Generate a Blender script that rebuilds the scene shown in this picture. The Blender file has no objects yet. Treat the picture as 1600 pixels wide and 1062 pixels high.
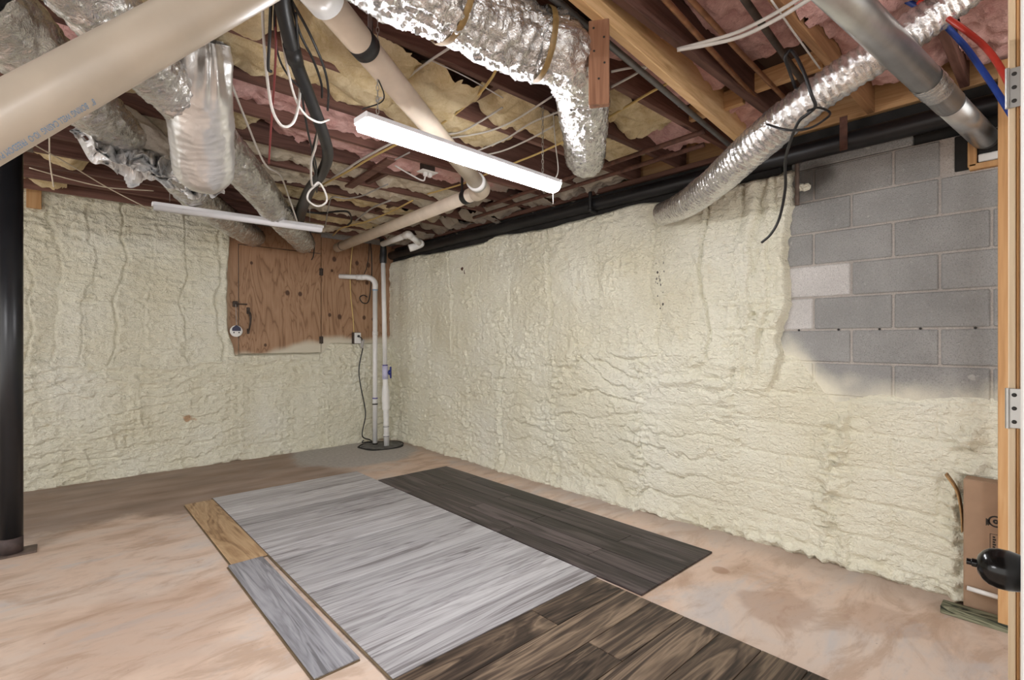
import bpy, math, random
import numpy as np
from mathutils import Vector, Matrix
random.seed(7)
SC = bpy.context.scene
COL = SC.collection

# ------------------------------------------------------------------ camera
F = 785.0; CH = 1.36
NX = np.array([.74, .673]); NX = NX/np.linalg.norm(NX)      # world X seen in camera (right, depth)
NY = np.array([-NX[1], NX[0]])                              # world Y seen in camera
CAM = np.array([-3.529, -6.347, CH])
cd = bpy.data.cameras.new('camera'); cam = bpy.data.objects.new('camera', cd); COL.objects.link(cam)
cd.sensor_width = 36; cd.lens = F/1600*36; cd.clip_start = .02
cam.location = CAM
cam.rotation_euler = (math.pi/2, 0, -math.atan2(NX[1], NY[1]))
SC.camera = cam
# ------------------------------------------------------------------ world and exposure
w = bpy.data.worlds.new('world'); SC.world = w; w.use_nodes = True
w.node_tree.nodes['Background'].inputs[0].default_value = (1.0, .97, .93, 1)
w.node_tree.nodes['Background'].inputs[1].default_value = 1.08
SC.view_settings.view_transform = 'Standard'; SC.view_settings.look = 'None'
SC.view_settings.gamma = 1; SC.view_settings.use_curve_mapping = False
SC.view_settings.exposure = 0.88
LED_ON = 52.0

# ------------------------------------------------------------------ pixel -> place helpers
def ray(x, y):
    a = np.array([(x-800)/F, 1.]); return np.array([a@NX, a@NY, -(y-531)/F])
def at_h(x, y, h):
    r = ray(x, y); return CAM+(h-CH)/r[2]*r
def at_X(x, y, X):
    r = ray(x, y); return CAM+(X-CAM[0])/r[0]*r
def at_Y(x, y, Y):
    r = ray(x, y); return CAM+(Y-CAM[1])/r[1]*r
def at_d(x, y, d): return CAM+d*ray(x, y)

# ------------------------------------------------------------------ numpy noise
def _h(i, j, k, seed):
    with np.errstate(over='ignore'):
        n = (i.astype(np.uint32)*np.uint32(374761393)+j.astype(np.uint32)*np.uint32(668265263)
             + k.astype(np.uint32)*np.uint32(2147483647 & 0x5bd1e995)+np.uint32(seed*974711+13))
        n = (n ^ (n >> np.uint32(13)))*np.uint32(1274126177)
        n = n ^ (n >> np.uint32(16))
    return n.astype(np.float64)/4294967295.0*2-1
def vn(x, y, z=0., seed=0):
    x, y, z = np.broadcast_arrays(np.asarray(x, float), np.asarray(y, float), np.asarray(z, float))
    xi, yi, zi = np.floor(x), np.floor(y), np.floor(z)
    f = [a-b for a, b in ((x, xi), (y, yi), (z, zi))]
    u = [t*t*t*(t*(t*6-15)+10) for t in f]
    X, Y, Z = xi.astype(np.int64), yi.astype(np.int64), zi.astype(np.int64)
    r = 0
    for a in (0, 1):
        for b in (0, 1):
            for c in (0, 1):
                wgt = (u[0] if a else 1-u[0])*(u[1] if b else 1-u[1])*(u[2] if c else 1-u[2])
                r = r+wgt*_h(X+a, Y+b, Z+c, seed)
    return r
def fbm(x, y, z=0., o=3, seed=0):
    r = 0; a = 1.
    for k in range(o):
        r = r+a*vn(np.asarray(x)*2**k, np.asarray(y)*2**k, np.asarray(z)*2**k, seed+k*7); a *= .5
    return r
def rdg(x, y, z=0., o=2, seed=0):
    r = 0; a = 1.
    for k in range(o):
        r = r+a*(1-2*np.abs(vn(np.asarray(x)*2**k, np.asarray(y)*2**k, np.asarray(z)*2**k, seed+k*7))); a *= .5
    return r
def sst(a, b, x):
    t = np.clip((x-a)/(b-a), 0, 1); return t*t*(3-2*t)

# ------------------------------------------------------------------ object helpers
ORG = {}
def tag(o, label=None, cat=None, group=None, kind=None):
    if label: o['label'] = label
    if cat: o['category'] = cat
    if group: o['group'] = group
    if kind: o['kind'] = kind
    return o
def empty(name, loc, label=None, cat=None, group=None, kind=None):
    o = bpy.data.objects.new(name, None); COL.objects.link(o); o.location = loc
    o.empty_display_size = .05; ORG[o.name] = np.array(loc, float)
    return tag(o, label, cat, group, kind)
def mesh(name, V, Fc, mat, parent=None, smooth=False, **kw):
    V = np.asarray(V, float)
    if parent is None:
        o0 = np.array([(V[:, 0].min()+V[:, 0].max())/2, (V[:, 1].min()+V[:, 1].max())/2, V[:, 2].min()])
    else: o0 = ORG[parent.name]
    me = bpy.data.meshes.new(name)
    me.from_pydata((V-o0).tolist(), [], [tuple(int(i) for i in f) for f in Fc]); me.update()
    mats = mat if isinstance(mat, (list, tuple)) else [mat]
    for m_ in mats: me.materials.append(m_)
    if smooth: me.polygons.foreach_set('use_smooth', [True]*len(me.polygons))
    o = bpy.data.objects.new(name, me); COL.objects.link(o); ORG[o.name] = o0
    if parent is None: o.location = o0
    else: o.parent = parent
    return tag(o, **kw)
def gridmesh(name, P, mat, parent=None, keep=None, flip=False, **kw):
    """P: (n,m,3) grid of points; keep: (n-1,m-1) bool"""
    n, m = P.shape[:2]
    idx = np.arange(n*m).reshape(n, m)
    q = np.stack([idx[:-1, :-1], idx[1:, :-1], idx[1:, 1:], idx[:-1, 1:]], -1)
    if flip: q = q[..., ::-1]
    q = q[keep] if keep is not None else q.reshape(-1, 4)
    V = P.reshape(-1, 3)
    used = np.unique(q); mp = np.full(n*m, -1); mp[used] = np.arange(len(used))
    V = V[used]; q = mp[q]
    if parent is None: o0 = np.array([(V[:, 0].min()+V[:, 0].max())/2, (V[:, 1].min()+V[:, 1].max())/2, V[:, 2].min()])
    else: o0 = ORG[parent.name]
    me = bpy.data.meshes.new(name)
    me.vertices.add(len(V)); me.vertices.foreach_set('co', (V-o0).ravel())
    me.loops.add(q.size); me.loops.foreach_set('vertex_index', q.ravel().astype(np.int32))
    me.polygons.add(len(q)); me.polygons.foreach_set('loop_start', np.arange(0, q.size, 4, dtype=np.int32))
    me.update(calc_edges=True); me.validate()
    me.polygons.foreach_set('use_smooth', [True]*len(me.polygons))
    me.materials.append(mat)
    o = bpy.data.objects.new(name, me); COL.objects.link(o); ORG[o.name] = o0
    if parent is None: o.location = o0
    else: o.parent = parent
    return tag(o, **kw)
class MB:
    def __init__(s): s.V = []; s.F = []; s.S = []
    def add(s, V, Fc):
        b = len(s.V); s.V += [tuple(v) for v in V]; s.F += [tuple(i+b for i in f) for f in Fc]; return s
    def box(s, a, b, bev=0.):
        """axis box with optional chamfer"""
        return s.obox((np.array(a)+np.array(b))/2, np.abs(np.array(b)-np.array(a)), np.eye(3), bev)
    def obox(s, c, size, R, bev=0.):
        h = np.array(size, float)/2; R = np.asarray(R, float); c = np.asarray(c, float)
        V = []; Fc = []
        if bev <= 0:
            for x in (-1, 1):
                for y in (-1, 1):
                    for z in (-1, 1): V.append(c+R.T@(np.array([x, y, z])*h))
            Fc = [(0, 1, 3, 2), (4, 6, 7, 5), (0, 4, 5, 1), (2, 3, 7, 6), (0, 2, 6, 4), (1, 5, 7, 3)]
            return s.add(V, Fc)
        e = min(bev, *(h*.9)); ix = {}
        for sx in (-1, 1):
            for sy in (-1, 1):
                for sz in (-1, 1):
                    sg = np.array([sx, sy, sz])
                    for ax in range(3):
                        p = sg*(h-e); p[ax] = sg[ax]*h[ax]
                        ix[(sx, sy, sz, ax)] = len(V); V.append(c+R.T@p)
        for ax in range(3):
            o1, o2 = [a for a in range(3) if a != ax]
            for sg in (-1, 1):
                f = []
                for (p, q) in ((-1, -1), (1, -1), (1, 1), (-1, 1)):
                    k = [0, 0, 0]; k[ax] = sg; k[o1] = p; k[o2] = q; f.append(ix[(*k, ax)])
                Fc.append(f)
            for p in (-1, 1):
                for q in (-1, 1):
                    k0 = [0, 0, 0]; k0[o1] = p; k0[o2] = q; k1 = list(k0); k0[ax] = -1; k1[ax] = 1
                    Fc.append((ix[(*k0, o1)], ix[(*k1, o1)], ix[(*k1, o2)], ix[(*k0, o2)]))
        for sx in (-1, 1):
            for sy in (-1, 1):
                for sz in (-1, 1): Fc.append(tuple(ix[(sx, sy, sz, a)] for a in range(3)))
        return s.add(V, Fc)
    def tube(s, pts, r, seg=10, closed=False, cap=True):
        V, Fc = tube_geo(pts, r, seg, closed, cap); return s.add(V, Fc)
    def lathe(s, base, axis, prof, seg=20):
        """prof: list of (radius, distance along axis)"""
        ax = np.array(axis, float); ax /= np.linalg.norm(ax); base = np.array(base, float)
        u = np.cross(ax, [0, 0, 1.] if abs(ax[2]) < .9 else [1., 0, 0]); u /= np.linalg.norm(u); v = np.cross(ax, u)
        V = []; Fc = []
        for (r, t) in prof:
            for k in range(seg):
                a = 2*math.pi*k/seg; V.append(base+ax*t+r*(math.cos(a)*u+math.sin(a)*v))
        for i in range(len(prof)-1):
            for k in range(seg):
                k2 = (k+1) % seg; Fc.append((i*seg+k, i*seg+k2, (i+1)*seg+k2, (i+1)*seg+k))
        Fc.append(tuple(range(seg))[::-1]); Fc.append(tuple((len(prof)-1)*seg+k for k in range(seg)))
        return s.add(V, Fc)
    def build(s, name, mat, parent=None, smooth=False, ang=None, **kw):
        o = mesh(name, s.V, s.F, mat, parent, smooth, **kw)
        if smooth: sharp(o)
        return o
def sharp(o, deg=38):
    me = o.data
    import bmesh
    bm = bmesh.new(); bm.from_mesh(me); bmesh.ops.recalc_face_normals(bm, faces=bm.faces)
    for e in bm.edges:
        if len(e.link_faces) == 2 and e.calc_face_angle(0) > math.radians(deg): e.smooth = False
    bm.to_mesh(me); bm.free()
def cr(pts, n=8):
    P = [np.array(p, float) for p in pts]
    if len(P) < 3: return P
    P = [2*P[0]-P[1]]+P+[2*P[-1]-P[-2]]; out = []
    for i in range(1, len(P)-2):
        a, b, c, d = P[i-1], P[i], P[i+1], P[i+2]
        for k in range(n):
            t = k/n
            out.append(.5*((2*b)+(-a+c)*t+(2*a-5*b+4*c-d)*t*t+(-a+3*b-3*c+d)*t**3))
    out.append(P[-2]); return out
def frames(pts, closed=False):
    P = np.array(pts); T = np.gradient(P, axis=0)
    T /= np.linalg.norm(T, axis=1)[:, None]+1e-9
    ref = np.array([0, 0, 1.]) if abs(T[0][2]) < .9 else np.array([1., 0, 0])
    u = np.cross(T[0], ref); u /= np.linalg.norm(u); U = [u]
    for i in range(1, len(P)):
        u = U[-1]-T[i]*(U[-1]@T[i]); u /= np.linalg.norm(u)+1e-9; U.append(u)
    U = np.array(U); return P, T, U, np.cross(T, U)
def tube_geo(pts, r, seg=10, closed=False, cap=True):
    P, T, U, W = frames(pts); n = len(P)
    R = np.full(n, r) if np.isscalar(r) else np.interp(np.linspace(0, 1, n), np.linspace(0, 1, len(r)), r)
    V = []; Fc = []
    for i in range(n):
        for k in range(seg):
            a = 2*math.pi*k/seg; V.append(P[i]+R[i]*(math.cos(a)*U[i]+math.sin(a)*W[i]))
    for i in range(n-1):
        for k in range(seg):
            k2 = (k+1) % seg; Fc.append((i*seg+k, i*seg+k2, (i+1)*seg+k2, (i+1)*seg+k))
    if cap: Fc.append(tuple(range(seg))[::-1]); Fc.append(tuple((n-1)*seg+k for k in range(seg)))
    return V, Fc
def tube(name, pts, r, mat, parent=None, seg=10, n=8, straight=False, **kw):
    p = pts if straight else cr(pts, n)
    V, Fc = tube_geo(p, r, seg); o = mesh(name, V, Fc, mat, parent, True, **kw)
    return o
def resample(pts, step):
    P = np.array(pts); d = np.r_[0, np.cumsum(np.linalg.norm(np.diff(P, axis=0), axis=1))]
    n = max(4, int(d[-1]/step)); t = np.linspace(0, d[-1], n)
    return np.stack([np.interp(t, d, P[:, k]) for k in range(3)], 1), t
def skin_tube(name, pts, rad, mat, disp, parent=None, step=.012, seg=72, close=(False, False), **kw):
    """tube with displaced wall: rad(s01) and disp(s, theta_vec, P)"""
    P, t = resample(cr(pts, 14), step); P, T, U, W = frames(P); n = len(P)
    a = np.linspace(0, 2*math.pi, seg+1)
    s01 = t/t[-1]
    R = np.interp(s01, np.linspace(0, 1, len(rad)), rad)
    if close[0]: R = R*np.sqrt(np.clip(1-(1-np.clip(t/R[0], 0, 1))**2, .0, 1))
    if close[1]: R = R*np.sqrt(np.clip(1-(1-np.clip((t[-1]-t)/R[-1], 0, 1))**2, .0, 1))
    ca, sa = np.cos(a), np.sin(a)
    D = disp(t[:, None], ca[None, :], sa[None, :])
    RR = R[:, None]+D*np.clip(R[:, None]/.04, 0, 1)
    G = P[:, None, :]+RR[..., None]*(ca[None, :, None]*U[:, None, :]+sa[None, :, None]*W[:, None, :])
    return gridmesh(name, G, mat, parent, **kw)

# ------------------------------------------------------------------ materials
def newmat(name):
    m = bpy.data.materials.new(name); m.use_nodes = True; nt = m.node_tree
    b = nt.nodes['Principled BSDF']; return m, nt, b
def nd(nt, t, **kw):
    n = nt.nodes.new(t)
    for k, v in kw.items():
        if k.startswith('i_'): n.inputs[k[2:].replace('_', ' ')].default_value = v
        else: setattr(n, k, v)
    return n
def lk(nt, a, b): nt.links.new(a, b)
def ramp(nt, fac, stops):
    r = nt.nodes.new('ShaderNodeValToRGB'); e = r.color_ramp.elements
    while len(e) < len(stops): e.new(.5)
    for i, (p, c) in enumerate(stops):
        e[i].position = p; e[i].color = (*c, 1) if len(c) == 3 else c
    lk(nt, fac, r.inputs[0]); return r.outputs[0]
def mixc(nt, fac, a, b, mode='MIX'):
    m = nt.nodes.new('ShaderNodeMix'); m.data_type = 'RGBA'; m.blend_type = mode
    for s, v in ((0, fac), (6, a), (7, b)):
        if hasattr(v, 'is_linked'): lk(nt, v, m.inputs[s])
        elif isinstance(v, (int, float)): m.inputs[s].default_value = v
        else: m.inputs[s].default_value = (*v, 1)
    return m.outputs[2]
def mth(nt, op, a, b=None, c=None, clamp=False):
    m = nt.nodes.new('ShaderNodeMath'); m.operation = op; m.use_clamp = clamp
    for i, v in enumerate((a, b, c)):
        if v is None: continue
        if hasattr(v, 'is_linked'): lk(nt, v, m.inputs[i])
        else: m.inputs[i].default_value = v
    return m.outputs[0]
def mrange(nt, v, a, b, c=0., d=1., smooth=True):
    m = nt.nodes.new('ShaderNodeMapRange'); m.clamp = True
    if smooth: m.interpolation_type = 'SMOOTHSTEP'
    lk(nt, v, m.inputs[0])
    for i, x in enumerate((a, b, c, d)): m.inputs[i+1].default_value = x
    return m.outputs[0]
def pos(nt, kind='obj'):
    if kind == 'world': return nt.nodes.new('ShaderNodeNewGeometry').outputs['Position']
    return nt.nodes.new('ShaderNodeTexCoord').outputs['Object']
def mapping(nt, v, scale=(1, 1, 1), loc=(0, 0, 0), rot=(0, 0, 0)):
    m = nt.nodes.new('ShaderNodeMapping'); lk(nt, v, m.inputs[0])
    m.inputs[1].default_value = loc; m.inputs[2].default_value = rot; m.inputs[3].default_value = scale
    return m.outputs[0]
def noise(nt, v, scale=5, detail=3, rough=.5, dist=0.):
    n = nt.nodes.new('ShaderNodeTexNoise'); lk(nt, v, n.inputs['Vector'])
    n.inputs['Scale'].default_value = scale; n.inputs['Detail'].default_value = detail
    n.inputs['Roughness'].default_value = rough; n.inputs['Distortion'].default_value = dist
    return n.outputs[0]
def voro(nt, v, scale=5, feature='F1', out=0):
    n = nt.nodes.new('ShaderNodeTexVoronoi'); n.feature = feature; lk(nt, v, n.inputs['Vector'])
    n.inputs['Scale'].default_value = scale; return n.outputs[out]
def bump(nt, b, h, strength=.3, dist=.01):
    n = nt.nodes.new('ShaderNodeBump'); n.inputs['Strength'].default_value = strength; n.inputs['Distance'].default_value = dist
    lk(nt, h, n.inputs['Height']); lk(nt, n.outputs[0], b.inputs['Normal']); return n
def sepxyz(nt, v):
    s = nt.nodes.new('ShaderNodeSeparateXYZ'); lk(nt, v, s.inputs[0]); return s.outputs
def randoff(nt, v, amt=20.):
    oi = nt.nodes.new('ShaderNodeObjectInfo'); c = nt.nodes.new('ShaderNodeCombineXYZ')
    for k, f in enumerate((amt, amt*.7, amt*1.3)): lk(nt, mth(nt, 'MULTIPLY', oi.outputs['Random'], f), c.inputs[k])
    a = nt.nodes.new('ShaderNodeVectorMath'); a.operation = 'ADD'; lk(nt, v, a.inputs[0]); lk(nt, c.outputs[0], a.inputs[1])
    return a.outputs[0], oi.outputs['Random']
def plain(name, col, rough=.5, metal=0., var=.12, scale=12., bmp=0., bscale=60., col2=None):
    m, nt, b = newmat(name); p = pos(nt)
    f = noise(nt, p, scale, 4)
    c2 = col2 or tuple(c*(1-var*2.2) for c in col)
    lk(nt, ramp(nt, f, [(.3, c2), (.7, tuple(min(1, c*(1+var*.4)) for c in col))]), b.inputs['Base Color'])
    b.inputs['Roughness'].default_value = rough; b.inputs['Metallic'].default_value = metal
    if bmp: bump(nt, b, noise(nt, p, bscale, 3), bmp, .004)
    return m
def wood(name, stops, axis=0, stretch=14., fine=60., rough=.55, ring=1.5, bmp=.15, vary=.18, knots=0., con=1.):
    """grain along `axis` in object space, each object its own cut"""
    m, nt, b = newmat(name); p, rnd = randoff(nt, pos(nt), 17.)
    sc = [ring*4]*3; sc[axis] = ring*4/stretch
    g1 = noise(nt, mapping(nt, p, tuple(sc)), 1., 4, .55, 1.3)
    sc2 = [fine]*3; sc2[axis] = fine/30
    g2 = noise(nt, mapping(nt, p, tuple(sc2)), 1., 3, .6)
    rings = mth(nt, 'FRACT', mth(nt, 'MULTIPLY', g1, 7.))
    rings = mth(nt, 'ABSOLUTE', mth(nt, 'SUBTRACT', rings, .5))
    f = mth(nt, 'ADD', mth(nt, 'ADD', mth(nt, 'MULTIPLY', g1, .5), mth(nt, 'MULTIPLY', rings, .35)), mth(nt, 'MULTIPLY', g2, .35))
    if con != 1.: f = mth(nt, 'ADD', mth(nt, 'MULTIPLY', mth(nt, 'SUBTRACT', f, .51), con), .51, clamp=True)
    col = ramp(nt, f, stops)
    if knots:
        kk = [2.2]*3; kk[axis] = 1.1
        kd = voro(nt, mapping(nt, p, tuple(kk)), 1.)
        kf = mrange(nt, kd, knots, knots*.35, 0, .85)
        col = mixc(nt, kf, col, tuple(c*.35 for c in stops[0][1]))
    hv = mrange(nt, rnd, 0, 1, 1-vary, 1+vary*.5, False)
    c = nt.nodes.new('ShaderNodeVectorMath'); c.operation = 'SCALE'; lk(nt, col, c.inputs[0]); lk(nt, hv, c.inputs[3])
    lk(nt, c.outputs[0], b.inputs['Base Color']); b.inputs['Roughness'].default_value = rough
    b.inputs['Specular IOR Level'].default_value = .25
    bump(nt, b, f, bmp, .003); return m
def foil(name, col=(.80, .79, .775), rough=.27, scale=26., bs=.6, metal=.9):
    m, nt, b = newmat(name); p = pos(nt)
    v1 = voro(nt, mapping(nt, p, (1, 1, 1)), scale, 'F1'); n1 = noise(nt, p, scale*.9, 4, .6, 1.2)
    ab = mth(nt, 'ABSOLUTE', mth(nt, 'SUBTRACT', n1, .5))
    h = mth(nt, 'ADD', mth(nt, 'MULTIPLY', v1, .5), mth(nt, 'MULTIPLY', ab, 2.2))
    bump(nt, b, h, bs, .012)
    dirt = noise(nt, p, 6, 3)
    lk(nt, ramp(nt, dirt, [(.3, tuple(c*.72 for c in col)), (.65, col)]), b.inputs['Base Color'])
    b.inputs['Metallic'].default_value = metal; b.inputs['Roughness'].default_value = rough
    return m
def foam_mat():
    m, nt, b = newmat('spray_foam'); p = pos(nt, 'world')
    n1 = noise(nt, p, 1.6, 4); n2 = noise(nt, p, 9, 4, .6)
    c = ramp(nt, n1, [(.32, (.78, .74, .575)), (.55, (.835, .81, .665)), (.75, (.865, .85, .735))])
    c = mixc(nt, mrange(nt, n2, .58, .75, 0, .35), c, (.74, .67, .47))
    rs = mapping(nt, p, (1, 1, 1), (2.47, 0, -.52))
    d = nt.nodes.new('ShaderNodeVectorMath'); d.operation = 'LENGTH'; lk(nt, mapping(nt, rs, (1, .1, 1.4)), d.inputs[0])
    st = mth(nt, 'ADD', d.outputs['Value'], mth(nt, 'MULTIPLY', mth(nt, 'SUBTRACT', noise(nt, p, 14, 3), .5), .25))
    c = mixc(nt, mrange(nt, st, .07, .02, 0, .75), c, (.42, .2, .07))
    sx = sepxyz(nt, p); yh = float(at_X(1038, 450, 0)[1])
    reg = mth(nt, 'MULTIPLY', mrange(nt, mth(nt, 'ABSOLUTE', mth(nt, 'SUBTRACT', sx[1], yh)), .05, .03), mrange(nt, mth(nt, 'ABSOLUTE', mth(nt, 'SUBTRACT', sx[2], 1.76)), .24, .16))
    pit = mth(nt, 'MULTIPLY', reg, mrange(nt, voro(nt, mapping(nt, p, (1, 1, .7)), 34), .30, .24, 0, .9))
    c = mixc(nt, pit, c, (.035, .028, .022))
    lk(nt, c, b.inputs['Base Color']); b.inputs['Roughness'].default_value = .62
    b.inputs['Specular IOR Level'].default_value = .35
    q = mapping(nt, p, (1, 1, 2.2))
    f1 = noise(nt, q, 26, 3, .55, .8); f2 = noise(nt, p, 62, 3, .6)
    bump(nt, b, mth(nt, 'ADD', mth(nt, 'MULTIPLY', f1, 1.), mth(nt, 'MULTIPLY', f2, .7)), .95, .02)
    return m
def block_mat(name, base, spray=True):
    m, nt, b = newmat(name); p = pos(nt, 'world')
    n1 = noise(nt, p, 3.5, 3); n2 = noise(nt, p, 160, 2)
    oi = nt.nodes.new('ShaderNodeObjectInfo')
    c = ramp(nt, n1, [(.3, tuple(x*.8 for x in base)), (.7, tuple(x*1.12 for x in base))])
    c = mixc(nt, mrange(nt, n2, .5, .68, 0, .55), c, tuple(x*.5 for x in base))
    c = mixc(nt, mrange(nt, noise(nt, p, 55, 4, .7), .55, .72, 0, .45), c, tuple(x*1.5 for x in base))
    c = mixc(nt, mrange(nt, noise(nt, p, 15, 2), .70, .76, 0, .5), c, (.55, .53, .5))
    c = mixc(nt, mth(nt, 'MULTIPLY', oi.outputs['Random'], .25), c, tuple(x*1.25 for x in base))
    if spray:
        s = sepxyz(nt, p); nz = mth(nt, 'MULTIPLY', mth(nt, 'SUBTRACT', noise(nt, p, 5, 3), .5), .22)
        lim = mth(nt, 'ADD', mth(nt, 'MULTIPLY', mrange(nt, s[1], -5.45, -5.12), .27), 1.0)
        e = mth(nt, 'SUBTRACT', mth(nt, 'ADD', s[2], nz), lim)
        c = mixc(nt, mrange(nt, e, .17, -.05), c, (.80, .76, .61))
        # dark patch by the pipe hole
        ln = nt.nodes.new('ShaderNodeVectorMath'); ln.operation = 'LENGTH'
        lk(nt, mapping(nt, p, (1, 1, 1), (0, 5.29, -2.38)), ln.inputs[0])
        sd = mth(nt, 'ADD', ln.outputs['Value'], mth(nt, 'MULTIPLY', nz, .8))
        c = mixc(nt, mrange(nt, sd, .17, .05, 0, .8), c, (.05, .042, .035))
    lk(nt, c, b.inputs['Base Color']); b.inputs['Roughness'].default_value = .9
    bump(nt, b, mth(nt, 'ADD', n2, noise(nt, p, 55, 4, .7)), .8, .006); return m
def floor_mat():
    m, nt, b = newmat('stained_concrete'); p = pos(nt, 'world'); s = sepxyz(nt, p)
    st = mapping(nt, p, (.9, 1.6, 1), rot=(0, 0, .5))
    n1 = noise(nt, st, 1.3, 6, .6, .8); n2 = noise(nt, mapping(nt, p, (1.2, 3., 1), (3, 1, 0), (0, 0, .3)), 1.6, 6, .65, .6)
    c = ramp(nt, n1, [(.3, (.52, .37, .27)), (.45, (.69, .53, .42)), (.58, (.68, .56, .47)), (.72, (.58, .53, .50))])
    c = mixc(nt, mrange(nt, n2, .48, .64, 0, .65), c, (.45, .31, .22))
    c = mixc(nt, mrange(nt, noise(nt, mapping(nt, p, (.8, 1.7, 1), rot=(0, 0, .45)), 2.2, 7, .65, .7), .53, .70, 0, .7), c, (.56, .515, .49))
    c = mixc(nt, mrange(nt, noise(nt, mapping(nt, p, (1, 2.4, 1), rot=(0, 0, .45)), 9, 5, .7), .5, .75, 0, .35), c, (.40, .30, .235))
    # dirty damp band along the back wall
    nz = mth(nt, 'MULTIPLY', mth(nt, 'SUBTRACT', noise(nt, p, 1.5, 5, .6), .5), 1.3)
    band = mrange(nt, mth(nt, 'ADD', mth(nt, 'ADD', s[1], mth(nt, 'MULTIPLY', mrange(nt, s[0], -3.4, -5.0), .6)), nz), -1.75, -1.45, 0, .82)
    band = mth(nt, 'MULTIPLY', band, mrange(nt, s[0], -1.0, -1.5))
    c = mixc(nt, band, c, ramp(nt, noise(nt, mapping(nt, p, (.6, 2, 1)), 3, 5), [(.3, (.20, .145, .11)), (.7, (.36, .27, .215))]))
    # grey cement patch round the sump
    ln = nt.nodes.new('ShaderNodeVectorMath'); ln.operation = 'LENGTH'
    lk(nt, mapping(nt, p, (1.0, .95, 1), (.85, .52, 0)), ln.inputs[0])
    pr = mth(nt, 'ADD', ln.outputs['Value'], mth(nt, 'MULTIPLY', nz, .35))
    c = mixc(nt, mrange(nt, pr, .78, .62, 0, .9), c, ramp(nt, noise(nt, p, 30, 4), [(.3, (.37, .355, .34)), (.7, (.50, .485, .46))]))
    # darker tone along the right wall
    ed = mrange(nt, mth(nt, 'ADD', s[0], mth(nt, 'MULTIPLY', nz, .2)), -.34, -.1, 0, .55)
    c = mixc(nt, ed, c, (.40, .33, .285))
    # brown ring stain
    for (x, y, r, k) in ((-.80, -5.35, .22, .45), (-.62, -4.98, .05, .6), (-.55, -5.75, .2, .3), (-3.2, -3.4, .5, .25)):
        ln = nt.nodes.new('ShaderNodeVectorMath'); ln.operation = 'LENGTH'
        lk(nt, mapping(nt, p, (1, 1, 1), (-x, -y, 0)), ln.inputs[0])
        e = mth(nt, 'ADD', ln.outputs['Value'], mth(nt, 'MULTIPLY', mth(nt, 'SUBTRACT', noise(nt, p, 4, 3), .5), r*1.4))
        c = mixc(nt, mrange(nt, e, r*1.05, r*.7, 0, k), c, (.36, .215, .14))
    c = mixc(nt, mrange(nt, noise(nt, p, 38, 2), .74, .78, 0, .6), c, (.25, .17, .13))
    lk(nt, c, b.inputs['Base Color']); b.inputs['Roughness'].default_value = .75
    b.inputs['Specular IOR Level'].default_value = .25
    bump(nt, b, noise(nt, p, 40, 4), .12, .004); return m
def batt_mat(name, lo, hi, dirty=True):
    m, nt, b = newmat(name); p = pos(nt, 'world')
    n1 = noise(nt, p, 7, 5, .65, .6); n2 = noise(nt, p, 60, 4, .7, 1.)
    c = ramp(nt, mth(nt, 'ADD', mth(nt, 'MULTIPLY', n1, .75), mth(nt, 'MULTIPLY', n2, .25)), [(.33, lo), (.6, hi)])
    if dirty:
        s = sepxyz(nt, p)
        d = mrange(nt, mth(nt, 'ADD', s[0], mth(nt, 'MULTIPLY', mth(nt, 'SUBTRACT', n1, .5), 1.6)), -1.15, -.35, 0, .85)
        d = mth(nt, 'MULTIPLY', d, mrange(nt, s[1], -4.3, -3.6))
        c = mixc(nt, d, c, (.33, .285, .24))
    lk(nt, c, b.inputs['Base Color']); b.inputs['Roughness'].default_value = 1.
    b.inputs['Specular IOR Level'].default_value = .1
    bump(nt, b, mth(nt, 'ADD', n1, mth(nt, 'MULTIPLY', n2, .6)), .8, .02); return m
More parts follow.
